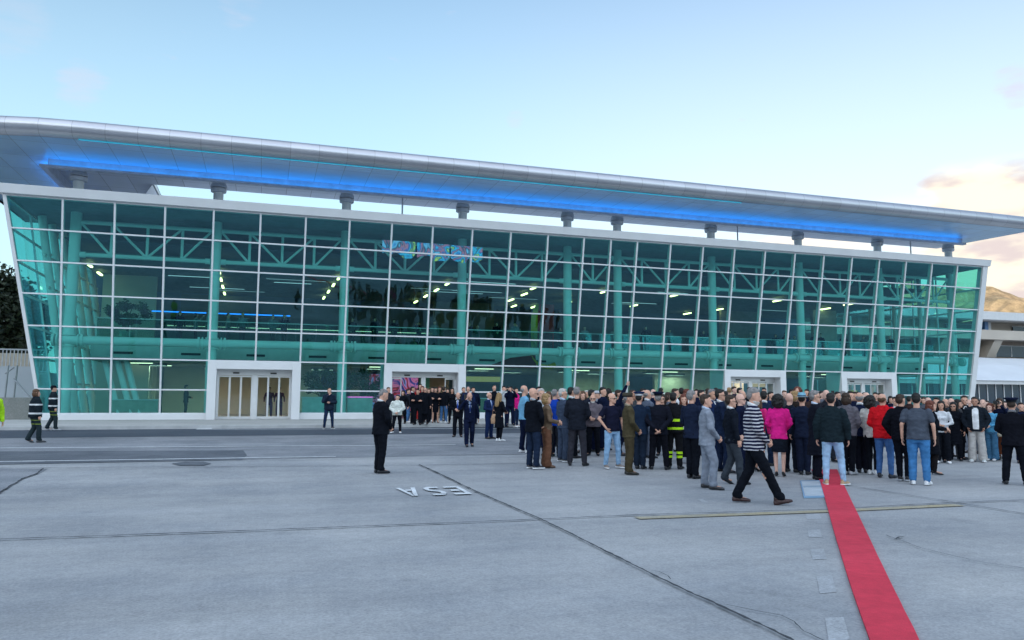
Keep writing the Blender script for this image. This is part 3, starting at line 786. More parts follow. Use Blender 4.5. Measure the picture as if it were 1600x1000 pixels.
fs = [(i * (NY + 1) + j, (i + 1) * (NY + 1) + j, (i + 1) * (NY + 1) + j + 1, i * (NY + 1) + j + 1) for i in range(NX) for j in range(NY)]
mb.add(vs, fs); tag(mb.build('mountain', M_MOUNT, smooth=False), kind='structure')

# ---------------------------------------------------------------- left of the terminal
M_BARR = ground_material('stained_concrete', (.20, .21, .20), (.27, .27, .26), .8, 30)
M_SHEET = mat('sheet_cladding', (.50, .53, .58), .6, var=.08, scale=.4)
M_GALV = mat('galvanised_steel', (.34, .36, .38), .5, metal=.6)
wl_ = empty('concrete_wall', (-16, 42.5, .46)); tag(wl_, 'low stained concrete wall on the pavement left of the glass building', 'wall')
for k in range(6):
    x1 = -10.05 - k * 2.45
    MB().box(x1 - 2.42, x1, 42.3, 42.6, .46, 1.50).build('wall_panel', M_BARR, wl_, bevel=.01, loc=tuple(wl_.location))
fe = empty('hoarding', (-18, 50, .46)); tag(fe, 'tall pale sheet metal hoarding with grey posts behind the low concrete wall', 'hoarding')
FL = tuple(fe.location)
for k in range(7):
    x1 = -9.9 - k * 2.3
    if x1 - 2.28 > -12.2: continue
    MB().box(x1 - 2.28, x1, 50.0, 50.06, .46, 3.2 + .03 * (k % 2)).build('sheet_panel', M_SHEET, fe, loc=FL)
mb = MB()
for px in (8, 22): 
    q = atY(px, 600, 49.0); mb.tube((q.x, 49.0, .46), (q.x + .1, 49.0, 3.25), .045, n=8)
mb.tube(atY(22, 592, 48.8), atY(48, 622, 46.5), .04, n=8); mb.tube(atY(8, 584, 49), atY(22, 574, 49), .04, n=8)
mb.build('post', M_GALV, fe, loc=FL)
te = empty('terrace_building', (-22, 54, .46)); tag(te, 'pale low building with white slatted terrace railing far left', 'building')
TLb = tuple(te.location)
MB().box(-34, -12.6, 54, 62, .46, 3.0).build('wall', mat('pale_wall', (.45, .45, .44), .8), te, loc=TLb)
mb = MB(); x = -33.8
while x < -12.7: mb.box(x, x + .05, 54.02, 54.07, 3.1, 4.35); x += .2
mb.box(-33.9, -12.6, 54.0, 54.09, 4.35, 4.43); mb.box(-33.9, -12.6, 54.0, 54.09, 3.02, 3.1)
mb.build('railing', mat('white_rail', (.55, .58, .62), .5), te, loc=TLb)
MB().box(-33, -14.2, 57, 60, 3.0, 4.3).build('upper_wall', mat('cream_wall', (.52, .46, .38), .8), te, loc=TLb)

# ---------------------------------------------------------------- trees
M_BARK = mat('bark', (.07, .055, .045), .95, var=.3, scale=8, bump=.6)
def leafmat(name, a, b):
    m, t, p = newmat(name); p.inputs['Roughness'].default_value = .65
    oi = t.nodes.new('ShaderNodeTexCoord'); n = t.nodes.new('ShaderNodeTexNoise'); n.inputs['Scale'].default_value = 1.6; n.inputs['Detail'].default_value = 6
    t.links.new(oi.outputs['Object'], n.inputs['Vector']); mx = t.nodes.new('ShaderNodeMix'); mx.data_type = 'RGBA'
    mx.inputs[6].default_value = (*a, 1); mx.inputs[7].default_value = (*b, 1)
    mr = t.nodes.new('ShaderNodeMapRange'); t.links.new(n.outputs[0], mr.inputs[0]); mr.inputs[1].default_value = .35; mr.inputs[2].default_value = .65
    t.links.new(mr.outputs[0], mx.inputs[0]); t.links.new(mx.outputs[2], p.inputs['Base Color'])
    return m
M_LEAF = leafmat('dark_leaves', (.012, .022, .012), (.035, .055, .022))
M_LEAF2 = leafmat('plant_leaves', (.02, .05, .02), (.05, .11, .03))
def tree(name, base, h, rad, label, seed, nclump=60, nleaf=130, ls=.22, zc=.62, flat=.8, lm=None, cat='tree', group=None, trunk=.28):
    rnd = random.Random(seed); r = empty(name, base); tag(r, label, cat, group); BL = tuple(base)
    mb = MB(); b = Vector(base); tt = b + Vector((0, 0, h * .5))
    mb.tube(b, b + Vector((.1, 0, h * .28)), trunk, trunk * .75, n=10); mb.tube(b + Vector((.1, 0, h * .28)), tt, trunk * .75, trunk * .4, n=10)
    C = []
    for k in range(nclump):
        while True:
            v = Vector((rnd.uniform(-1, 1), rnd.uniform(-1, 1), rnd.uniform(-1, 1)))
            if .25 < v.length < 1: break
        v = v.normalized() * (v.length ** .5)
        C.append((b + Vector((v.x * rad, v.y * rad, h * zc + v.z * h * (1 - zc) * flat)), rad * rnd.uniform(.16, .34)))
    for c, s in C[:16]: mb.tube(b + Vector((0, 0, h * rnd.uniform(.22, .45))), c, trunk * .3, .03, n=6)
    mb.build('trunk', M_BARK, r, smooth=True, loc=BL)
    V = []; F = []
    for c, s in C:
        for i in range(nleaf):
            d = Vector((rnd.gauss(0, 1), rnd.gauss(0, 1), rnd.gauss(0, 1))); d = d.normalized() * s * (rnd.random() ** .4)
            q = c + d; a = Vector((rnd.gauss(0, 1), rnd.gauss(0, 1), rnd.gauss(0, .6))).normalized(); e = a.cross(Vector((rnd.gauss(0, 1), rnd.gauss(0, 1), rnd.gauss(0, 1)))).normalized()
            l = ls * rnd.uniform(.6, 1.3); o = len(V)
            V += [q - a * l / 2, q + e * l * .28, q + a * l / 2, q - e * l * .28]; F.append((o, o + 1, o + 2, o + 3))
    mb = MB(); mb.add(V, F); mb.build('crown', lm or M_LEAF, r, loc=BL)
    return r
tree('broadleaf_tree', (-20.5, 62, .46), 11.2, 5.2, 'big dark evergreen tree rising behind the low building far left', 11, nclump=170, nleaf=200, ls=.42, zc=.54)
tree('broadleaf_tree', (-28, 66, .46), 12.6, 5.0, 'taller dark tree at the very left, half out of the picture', 12, nclump=110, nleaf=150, ls=.45)

# ---------------------------------------------------------------- right of the terminal
M_BEIGE = mat('beige_render', (.50, .44, .38), .85, var=.06, scale=.4)
M_BAND = mat('pale_roof_band', (.62, .62, .63), .6, var=.05)
M_RECESS = mat('recess_wall', (.34, .27, .22), .85)
M_WGL = mat('dark_window_glass', (.02, .035, .06), .12, spec=.5)
ob = empty('office_building', (85, 62, .46)); tag(ob, 'beige three storey block with long balcony and pale roof band far right', 'building')
OL = tuple(ob.location)
def opart(mb, n, m, par=None, **k): return mb.build(n, m, par or ob, loc=OL, **k)
x0, x1, yf = 50.0, 112.0, 62.0
opart(MB().box(x0, x1, yf + 2.2, 76, .46, 10.1), 'wall', M_BEIGE)
opart(MB().box(x0 - .3, x1, yf - .4, 76.5, 10.12, 10.98), 'roof_band', M_BAND, bevel=.02)
opart(MB().box(x0, x1, yf, yf + 2.19, 8.05, 9.05), 'balcony', M_BEIGE)
opart(MB().box(x0, x1, yf + 2.1, yf + 2.19, 6.2, 8.04), 'recess', M_RECESS)
for xa in (67.0, 76.6, 86.0, 95.0):
    w = opart(MB().box(xa + 2.7, xa + 8.2, yf + 2.02, yf + 2.09, 9.1, 9.75), 'window', M_WGL)
    opart(MB().box(xa + 2.6, xa + 8.3, yf + 2.0, yf + 2.08, 9.76, 9.84), 'frame', M_BAND, w)
opart(MB().box(74.6, 75.1, yf + 1.5, yf + 2.0, 9.05, 10.1), 'blue_pillar', mat('blue_paint', (.12, .25, .50), .5))
opart(MB().box(75.1, 75.5, yf + 1.5, yf + 2.0, 9.05, 10.1), 'white_pillar', M_BAND)
for xa, wd in ((69.6, 1.7), (72.0, .0), (76.5, 4.6), (82.4, 2.2), (86.5, 4.6), (93, 3)):
    if not wd: continue
    w = opart(MB().box(xa, xa + wd, yf + 1.96, yf + 2.03, 6.35, 7.55), 'window', M_WGL)
    mb = MB(); mb.box(xa - .08, xa, yf + 1.9, yf + 2.05, 6.3, 7.63); mb.box(xa + wd, xa + wd + .08, yf + 1.9, yf + 2.05, 6.3, 7.63); mb.box(xa, xa + wd, yf + 1.9, yf + 2.05, 7.55, 7.63); mb.box(xa + wd / 2 - .04, xa + wd / 2 + .04, yf + 1.93, yf + 1.955, 6.35, 7.55)
    opart(mb, 'frame', M_BAND, w)
for xa in (67.2, 74.2, 84.9, 96): opart(MB().hexa([(xa, yf + 1.2, 6.2), (xa + 1.2, yf + 1.2, 6.2), (xa + 1.2, yf + 2.05, 6.2), (xa, yf + 2.05, 6.2), (xa + .4, yf + .4, 8.04), (xa + 1.6, yf + .4, 8.04), (xa + 1.6, yf + 2.05, 8.04), (xa + .4, yf + 2.05, 8.04)]), 'pier', M_BEIGE)
# long tent in front of it
M_TENT = mat('tent_fabric', (.66, .69, .74), .55, var=.05, scale=.3)
tn = empty('tent_hall', (75, 56, .46)); tag(tn, 'long white marquee with sloping fabric roof and glazed front right of terminal', 'marquee')
NL = tuple(tn.location)
mb = MB(); nx = 22; vs = []
for i in range(nx + 1):
    x = 48 + 52 * i / nx; sag = .10 * math.sin(math.pi * (i % 2)) + (.0 if i % 2 == 0 else -.14)
    vs += [(x, 61.6, 6.05 + sag * .3), (x, 58.5, 5.15 + sag), (x, 55.3, 3.55 + sag * .2), (x, 55.25, 3.45), (x, 61.6, 5.9)]
n5 = 5; mb.add(vs, [(i * n5 + j, (i + 1) * n5 + j, (i + 1) * n5 + (j + 1) % n5, i * n5 + (j + 1) % n5) for i in range(nx) for j in range(n5)])
mb.build('fabric_roof', M_TENT, tn, loc=NL)
MB().box(48, 100, 55.4, 55.6, 3.10, 3.44).build('eaves_beam', M_BAND, tn, loc=NL)
MB().box(48.1, 99.9, 56.05, 56.09, .46, 3.1).build('glass_front', M_WGL, tn, loc=NL)
x = 49.0
while x < 100: MB().box(x - .045, x + .045, 55.98, 56.04, .46, 3.1).build('mullion', M_BAND, tn, loc=NL); x += 1.05 if x > 60 else 1.9

# ================================================================ people
def ring_loft(rings, n=16):
    """rings: (centre, rx, ry, rotation matrix or None) -> closed tube with capped ends"""
    vs = []; fs = []
    for c, rx, ry, M in rings:
        for k in range(n):
            a = 2 * math.pi * k / n; v = Vector((rx * math.cos(a), ry * math.sin(a), 0))
            if M is not None: v = M @ v
            vs.append(Vector(c) + v)
    m = len(rings)
    for i in range(m - 1):
        for k in range(n): fs.append((i * n + k, i * n + (k + 1) % n, (i + 1) * n + (k + 1) % n, (i + 1) * n + k))
    fs.append(tuple(range(n - 1, -1, -1))); fs.append(tuple(range((m - 1) * n, m * n)))
    return vs, fs
def add_loft(mb, rings, n=16): v, f = ring_loft(rings, n); mb.add(v, f)
def add_cone(mb, a, b, r0, r1, n=12, flat=1.0, up=None):
    """capsule with two radii"""
    a = Vector(a); b = Vector(b); t = (b - a); L = t.length; t = t.normalized() if L > 1e-6 else Vector((0, 0, 1))
    u = Vector(up) if up is not None else (Vector((0, 1, 0)) if abs(t.y) < .9 else Vector((1, 0, 0)))
    e1 = t.cross(u).normalized(); e2 = e1.cross(t).normalized(); M = Matrix((e1, e2, t)).transposed()
    R_ = []
    for k in (-.97, -.75, -.4): R_.append((a + t * r0 * k, r0 * math.sqrt(1 - k * k), r0 * math.sqrt(1 - k * k) * flat, M))
    R_.append((a, r0, r0 * flat, M)); R_.append((b, r1, r1 * flat, M))
    for k in (.4, .75, .97): R_.append((b + t * r1 * k, r1 * math.sqrt(1 - k * k), r1 * math.sqrt(1 - k * k) * flat, M))
    add_loft(mb, R_, n)
def add_ell(mb, c, r, n=14, rot=None):
    R_ = []
    for k in range(9):
        a = math.pi * (-.5 + (k + .15) / 8.3); z = math.sin(a); w = math.cos(a)
        R_.append((Vector(c) + ((rot @ Vector((0, 0, z * r[2]))) if rot else Vector((0, 0, z * r[2]))), r[0] * w, r[1] * w, rot))
    add_loft(mb, R_, n)
def fuse(mb, name, vox, smooth=3, noise_amp=0.0, nseed=0, nscale=9.0, cut=None):
    me = bpy.data.meshes.new(name + '_tmp'); me.from_pydata(mb.v, [], mb.f); me.update()
    o = bpy.data.objects.new(name + '_tmp', me); col.objects.link(o)
    bm = bmesh.new(); bm.from_mesh(me); bmesh.ops.recalc_face_normals(bm, faces=bm.faces[:]); bm.to_mesh(me); bm.free()
    r = o.modifiers.new('r', 'REMESH'); r.mode = 'VOXEL'; r.voxel_size = vox; r.use_smooth_shade = True
    s_ = o.modifiers.new('s', 'SMOOTH'); s_.factor = .5; s_.iterations = smooth
    dg = bpy.context.evaluated_depsgraph_get(); out_ = bpy.data.meshes.new_from_object(o.evaluated_get(dg)); out_.name = name
    bpy.data.objects.remove(o); bpy.data.meshes.remove(me)
    if cut is not None or noise_amp:
        from mathutils import noise
        if noise_amp:
            co = [v.co.copy() for v in out_.vertices]; no = [v.normal.copy() for v in out_.vertices]
            for v, c, n_ in zip(out_.vertices, co, no):
                p = Vector((c.x * nscale, c.y * nscale, c.z * nscale * 1.6 + nseed))
                # folds run across the cloth, deepest at the bends
                k = noise.noise(p) + .5 * noise.noise(p * 2.1)
                v.co = c + n_ * (noise_amp * k)
    out_.polygons.foreach_set('use_smooth', [True] * len(out_.polygons)); out_.materials.clear()
    return out_

# ---- poses (metres, for a 1.75 m person facing +Y, right hand at +X)
ARMS = {
 'down': (((-.27, -.03, 1.14), (-.28, .03, .88)), ((.27, -.03, 1.14), (.28, .03, .88))),
 'front': (((-.27, .02, 1.13), (-.06, .19, .95)), ((.27, .02, 1.13), (.06, .20, .93))),
 'back': (((-.28, -.08, 1.15), (-.06, -.20, .93)), ((.28, -.08, 1.15), (.06, -.21, .91))),
 'cross': (((-.25, .06, 1.14), (.10, .22, 1.20)), ((.25, .06, 1.14), (-.10, .24, 1.17))),
 'photo': (((-.24, .20, 1.30), (-.09, .36, 1.55)), ((.24, .20, 1.30), (.09, .36, 1.55))),
 'raise': (((-.27, -.03, 1.14), (-.28, .03, .88)), ((.26, .08, 1.62), (.20, .20, 1.86))),
 'ear': (((-.27, -.06, 1.14), (-.30, -.10, .90)), ((.33, .08, 1.22), (.14, .10, 1.50))),
 'chin': (((-.27, .00, 1.14), (.0, .22, 1.14)), ((.26, .12, 1.17), (.06, .18, 1.44))),
 'pocket': (((-.30, -.04, 1.15), (-.20, .06, .92)), ((.30, -.04, 1.15), (.20, .06, .92))),
 'pocketr': (((-.27, -.03, 1.14), (-.28, .03, .88)), ((.33, -.03, 1.15), (.20, .08, .93))),
 'hold': (((-.27, .02, 1.13), (-.08, .26, 1.06)), ((.27, .02, 1.13), (.08, .26, 1.08))),
 'walk': (((-.27, .05, 1.15), (-.26, .22, .95)), ((.27, -.14, 1.15), (.28, -.14, .90))),
 'hip': (((-.38, -.05, 1.18), (-.18, .06, 1.03)), ((.27, -.03, 1.14), (.28, .03, .88))),
}
LEGS = {
 'stand': (((-.11, .02, .50), (-.12, -.01, .09), 12), ((.11, .02, .50), (.12, -.01, .09), -12)),
 'close': (((-.08, .02, .50), (-.07, -.01, .09), 6), ((.08, .02, .50), (.07, -.01, .09), -6)),
 'wide': (((-.14, .02, .50), (-.17, -.01, .09), 16), ((.14, .02, .50), (.17, -.01, .09), -16)),
 'relax': (((-.12, .01, .50), (-.13, -.03, .09), 14), ((.13, .10, .51), (.17, .06, .09), -22)),
 'walk': (((-.09, .03, .50), (-.10, -.13, .11), 0), ((.10, .10, .50), (.10, .12, .09), 0)),
 'stride': (((-.09, -.06, .50), (-.10, -.26, .095), 0), ((.10, .16, .52), (.10, .34, .115), 0)),
}
def hand(mb, w, d, side, curl=.5, palm_n=None):
    """palm and five separate fingers beyond the wrist w, pointing along d"""
    w = Vector(w); d = Vector(d).normalized(); pn = Vector(palm_n) if palm_n is not None else Vector((-side, 0, 0))
    pn = (pn - d * pn.dot(d)).normalized(); wd = d.cross(pn).normalized()
    if wd.y < 0 and abs(d.z) > .5: wd = -wd          # thumb side forward
    add_cone(mb, w - d * .01, w + d * .075, .027, .036, 10, .42, up=pn)
    for k, (off, L) in enumerate(((.030, .070), (.011, .080), (-.009, .074), (-.028, .058))):
        a = w + d * .085 + wd * off; b = a + (d * (1 - .3 * curl) + pn * .45 * curl).normalized() * L * .55
        c = b + (d * (1 - .9 * curl) + pn * 1.3 * curl).normalized() * L * .45
        add_cone(mb, a - d * .02, b, .0105, .0095, 8); add_cone(mb, b, c, .0095, .0080, 8)
    a = w + d * .028 + wd * .030; b = a + (d * .6 + wd * .6 + pn * .35).normalized() * .042; c = b + (d * .9 + pn * .4).normalized() * .030
    add_cone(mb, a, b, .0125, .011, 8); add_cone(mb, b, c, .011, .009, 8)
SH = {'m': .185, 'f': .16}
def headpos(hd):
    """centre of the head and its rotation for a head pose (pitch forward, turn right, tilt) in degrees"""
    p, t_, l = hd; M = Matrix.Rotation(R(-t_), 3, 'Z') @ Matrix.Rotation(R(-p), 3, 'X') @ Matrix.Rotation(R(l), 3, 'Y')
    base = Vector((0, -.005, 1.50)); return base, M
_cache = {}
def body_mesh(sex, arms, legs, hd, fine):
    key = ('body', sex, arms, legs, hd, fine)
    if key in _cache: return _cache[key]
    mb = MB(); k = 1.0 if sex == 'm' else .9; sw = SH[sex]
    add_loft(mb, [((0, 0, z), rx * k, ry * k, None) for z, rx, ry in ((.86, .12, .09), (.93, .14, .095), (1.02, .125, .085), (1.12, .115, .08), (1.24, .135, .09), (1.36, .145, .085), (1.42, .11, .065), (1.47, .06, .055))])
    base, M = headpos(hd)
    add_cone(mb, (0, -.015, 1.42), base + M @ Vector((0, .0, .05)), .060 * k, .054 * k, 12)
    H = []
    for z, rx, ry, cy in ((-.005, .030, .030, .062), (.012, .046, .052, .045), (.035, .058, .072, .025), (.065, .067, .086, .010), (.10, .073, .093, .002), (.135, .076, .096, -.003), (.17, .074, .092, -.006), (.20, .062, .078, -.008), (.222, .042, .055, -.008), (.232, .02, .028, -.008)):
        H.append((base + M @ Vector((0, cy, z + .018)), rx, ry, M))
    add_loft(mb, H, 18)
    q = lambda x, y, z: base + M @ Vector((x, y, z))
    add_cone(mb, q(0, .097, .125), q(0, .112, .088), .009, .014, 8)          # nose
    add_cone(mb, q(-.014, .094, .082), q(.014, .094, .082), .010, .010, 8)
    add_cone(mb, q(-.04, .084, .137), q(.04, .084, .137), .011, .011, 8)      # brow
    add_cone(mb, q(-.020, .094, .052), q(.020, .094, .052), .008, .008, 8)    # lips
    add_cone(mb, q(0, .088, .018), q(0, .09, .02), .016, .016, 8)             # chin
    for s in (-1, 1): add_cone(mb, q(s * .077, -.008, .088), q(s * .084, -.016, .130), .010, .016, 8, .6, up=M @ Vector((s, .3, 0)))
    for s, (e, w) in zip((-1, 1), ARMS[arms]):
        sh = Vector((s * sw * .95, 0, 1.375)); e = Vector(e); w = Vector(w)
        if sex == 'f': e.x *= .88; w.x *= .9
        add_cone(mb, sh, e, .044 * k, .038 * k, 12); add_cone(mb, e, w, .037 * k, .026 * k, 12)
        hand(mb, w, (w - e), s, .55)
    for s, (kn, an, toe) in zip((-1, 1), LEGS[legs]):
        kn = Vector(kn); an = Vector(an)
        add_cone(mb, (s * .09, 0, .90), kn, .085 * k, .055 * k, 12); add_cone(mb, kn + Vector((0, -.01, -.06)), an, .054 * k, .034 * k, 12); add_cone(mb, kn, kn - Vector((0, 0, .05)), .054 * k, .052 * k)
        td = Vector((math.sin(R(toe * s * -1)) * -1 if False else -math.sin(R(toe)), math.cos(R(toe)), -.12 if an.z < .11 else -.3))
        add_cone(mb, an - Vector((0, 0, .03)), an + td * .13 - Vector((0, 0, .03)), .034, .024, 10, .8)
    m = fuse(mb, 'person_body', .0085 if fine else .013, 2)
    _cache[key] = m; return m
def top_mesh(kind, sex, arms, bulk):
    key = ('top', kind, sex, arms, bulk)
    if key in _cache: return _cache[key]
    mb = MB(); k = (1.0 if sex == 'm' else .88); B = bulk; sw = SH[sex]
    prof = {'suit': ((.80, .192, .135), (.84, .188, .132), (1.0, .170, .125), (1.12, .165, .125), (1.25, .185, .13), (1.36, .19, .125), (1.42, .155, .10), (1.465, .085, .075), (1.49, .07, .065)),
            'tee': ((.86, .178, .13), (.90, .175, .13), (1.0, .165, .125), (1.12, .160, .122), (1.25, .175, .125), (1.36, .18, .115), (1.42, .145, .09), (1.455, .08, .07), (1.47, .07, .065)),
            'puffy': ((.82, .19, .145), (.85, .205, .155), (1.0, .20, .15), (1.12, .20, .15), (1.25, .21, .15), (1.36, .205, .135), (1.43, .165, .11), (1.49, .10, .085), (1.51, .085, .08)),
            'coat': ((.48, .215, .165), (.52, .212, .162), (.75, .195, .14), (.95, .18, .13), (1.1, .168, .125), (1.25, .185, .13), (1.36, .19, .12), (1.42, .155, .10), (1.47, .09, .08), (1.49, .075, .07))}
    P = prof['suit' if kind in ('suit', 'stripe') else 'tee' if kind in ('tee', 'shirt') else kind]
    bell = .018 * (B - 1) * 10
    add_loft(mb, [((0, bell * max(0, 1 - abs(z - 1.08) / .25) * .5, z), rx * k * (1 + (B - 1) * (1.2 if z < 1.3 else .5)), ry * k * (1 + (B - 1) * (2.4 if z < 1.3 else .6)), None) for z, rx, ry in P], 24)
    if sex == 'f':
        for s in (-1, 1): add_ell(mb, (s * .065, .085, 1.255), (.062, .05, .06))
    ar = {'suit': (.066, .056, .043), 'stripe': (.064, .056, .044), 'tee': (.062, .062, 0), 'shirt': (.058, .050, .038), 'puffy': (.082, .074, .052), 'coat': (.068, .058, .046)}[kind]
    ar = [a * (k ** .6) * (1 + (B - 1) * .6) for a in ar]
    for s, (e, w) in zip((-1, 1), ARMS[arms]):
        sh = Vector((s * sw * (1 + (B - 1) * .5), 0, 1.39)); e = Vector(e); w = Vector(w)
        if sex == 'f': e.x *= .88; w.x *= .9
        if kind == 'tee': add_cone(mb, sh, sh.lerp(e, .62), ar[0], ar[1] * 1.05, 14)
        else:
            add_cone(mb, sh, e, ar[0], ar[1], 14); add_cone(mb, e, e.lerp(w, .93), ar[1], ar[2], 14)
    m = fuse(mb, 'garment_' + kind, .0125, 3, .0095 if kind != 'puffy' else .012, hash(str(key)) % 50 if False else len(_cache), 11 if kind != 'puffy' else 15)
    _cache[key] = m; return m
def bottom_mesh(kind, sex, legs, bulk):
    key = ('bot', kind, sex, legs, bulk)
    if key in _cache: return _cache[key]
    mb = MB(); k = (1.0 if sex == 'm' else .94); B = 1 + (bulk - 1) * .8
    if kind in ('skirt', 'longskirt'):
        z0 = .52 if kind == 'skirt' else .16
        add_loft(mb, [((0, 0, z), rx * B, ry * B, None) for z, rx, ry in ((z0, .150 if kind == 'skirt' else .21, .115 if kind == 'skirt' else .17), (z0 + .03, .153 if kind == 'skirt' else .208, .118 if kind == 'skirt' else .168), (.72, .162, .122), (.80, .158, .120), (.86, .145, .108), (.95, .130, .098), (1.03, .12, .09))], 24)
    else:
        add_loft(mb, [((0, -.005, z), rx * k * B, ry * k * B, None) for z, rx, ry in ((.80, .150, .105), (.84, .165, .118), (.90, .168, .122), (.97, .158, .115), (1.02, .150, .11))], 20)
        if sex == 'm' or True:
            for s in (-1, 1): add_ell(mb, (s * .07 * B, -.065 * B, .86), (.075 * B, .06 * B, .085))
        kr, ar_ = {'slim': (.070, .053), 'trousers': (.078, .066), 'wide': (.092, .110)}[kind]
        for s, (kn, an, toe) in zip((-1, 1), LEGS[legs]):
            kn = Vector(kn); an = Vector(an)
            add_cone(mb, (s * .088 * B, 0, .85), kn, .098 * k * B, kr * k, 16)
            add_cone(mb, kn, an + Vector((0, -.008, .02)) , kr * k, ar_ * k, 16)
            if kind != 'slim': add_cone(mb, an + Vector((0, .02, .015)), an + Vector((0, .035, .0)), ar_ * k * .95, ar_ * k * .85, 14)
    m = fuse(mb, 'garment_' + kind, .0125, 3, .008, len(_cache) * 3, 12)
    _cache[key] = m; return m
def shoe_mesh(kind):
    key = ('shoe', kind)
    if key in _cache: return _cache[key]
    mb = MB(); up = MB()
    if kind == 'heel':
        add_loft(mb, [((0, y, zc), rx, rz, Matrix(((1, 0, 0), (0, 0, 1), (0, 1, 0)))) for y, zc, rx, rz in ((-.075, .085, .020, .02), (-.06, .08, .03, .035), (.0, .055, .034, .03), (.07, .028, .042, .026), (.13, .02, .035, .018), (.165, .014, .012, .010))], 12)
        add_cone(mb, (0, -.065, .07), (0, -.065, .008), .012, .008, 8)
    else:
        h = .045 if kind == 'shoe' else .055
        add_loft(mb, [((0, y, zc), rx, rz, Matrix(((1, 0, 0), (0, 0, 1), (0, 1, 0)))) for y, zc, rx, rz in ((-.085, .035, .022, .025), (-.07, h, .036, h * .95), (-.02, h, .040, h * .98), (.05, h * .85, .044, h * .82), (.11, .033, .050, .032), (.16, .027, .044, .026), (.195, .020, .022, .018))], 14)
        add_cone(mb, (0, -.035, .04), (0, -.03, .10), .038, .040, 12)
    m = fuse(mb, 'shoe', .008, 2); _cache[key] = m; return m
def sole_mesh():
    if 'sole' in _cache: return _cache['sole']
    mb = MB(); O = [(-.034, -.07), (-.02, -.095), (.02, -.095), (.034, -.07), (.040, 0), (.052, .10), (.044, .17), (.015, .208), (-.015, .208), (-.044, .17), (-.052, .10), (-.040, 0)]
    n = len(O); mb.add([(x, y, 0) for x, y in O] + [(x, y, .026) for x, y in O], [tuple(range(n - 1, -1, -1)), tuple(range(n, 2 * n))] + [(k, (k + 1) % n, n + (k + 1) % n, n + k) for k in range(n)])
    me = bpy.data.meshes.new('sole'); me.from_pydata(mb.v, [], mb.f); _cache['sole'] = me; return me
def hair_mesh(kind, hd):
    key = ('hair', kind, hd)
    if key in _cache: return _cache[key]
    mb = MB(); base, M = headpos(hd); q = lambda x, y, z: base + M @ Vector((x, y, z))
    def cap(r, c, low=None): add_ell(mb, q(*c), r, 16, M)
    amp = .004
    if kind == 'short': cap((.081, .096, .072), (0, -.016, .192)); cap((.079, .062, .085), (0, -.052, .140)); cap((.05, .03, .02), (0, .062, .228))
    elif kind == 'crop': cap((.0785, .093, .066), (0, -.016, .190)); cap((.0775, .055, .075), (0, -.053, .145))
    elif kind == 'thin': cap((.080, .052, .062), (0, -.056, .128)); add_cone(mb, q(-.074, -.01, .12), q(-.066, -.05, .15), .014, .02); add_cone(mb, q(.074, -.01, .12), q(.066, -.05, .15), .014, .02)
    elif kind == 'long':
        cap((.088, .102, .082), (0, -.014, .185)); cap((.092, .07, .13), (0, -.055, .09))
        add_loft(mb, [(q(0, -.07, .10), .092, .05, M), (q(0, -.078, .02), .105, .05, None), (Vector((0, -.105, 1.44)), .11, .05, None), (Vector((0, -.115, 1.34)), .105, .045, None), (Vector((0, -.12, 1.27)), .08, .035, None), (Vector((0, -.12, 1.24)), .03, .02, None)], 16)
        for s in (-1, 1): add_cone(mb, q(s * .078, .01, .15), q(s * .085, -.01, .0), .024, .03); add_cone(mb, q(s * .085, -.01, .0), (s * .095, -.03, 1.42), .03, .022)
        amp = .008
    elif kind == 'bob':
        cap((.088, .102, .082), (0, -.014, .185)); cap((.096, .075, .12), (0, -.045, .095))
        for s in (-1, 1): add_cone(mb, q(s * .078, .012, .15), q(s * .084, .0, .04), .022, .026)
        amp = .007
    elif kind == 'curly':
        rr = random.Random(3); cap((.115, .115, .11), (0, -.03, .165)); cap((.13, .09, .12), (0, -.06, .07))
        for i in range(40):
            v = Vector((rr.gauss(0, 1), rr.gauss(0, 1), rr.gauss(0, 1))).normalized()
            if v.y > .35: continue
            add_ell(mb, q(v.x * .115, -.045 + v.y * .10, .12 + v.z * .12), (.03, .03, .03), 8)
        amp = .012
    elif kind == 'beard': add_loft(mb, [(q(0, .05, .0), .05, .05, M), (q(0, .035, .03), .062, .07, M), (q(0, .03, .052), .066, .076, M)], 12)
    m = fuse(mb, 'hair', .0105, 2, amp, 4, 26); _cache[key] = m; return m
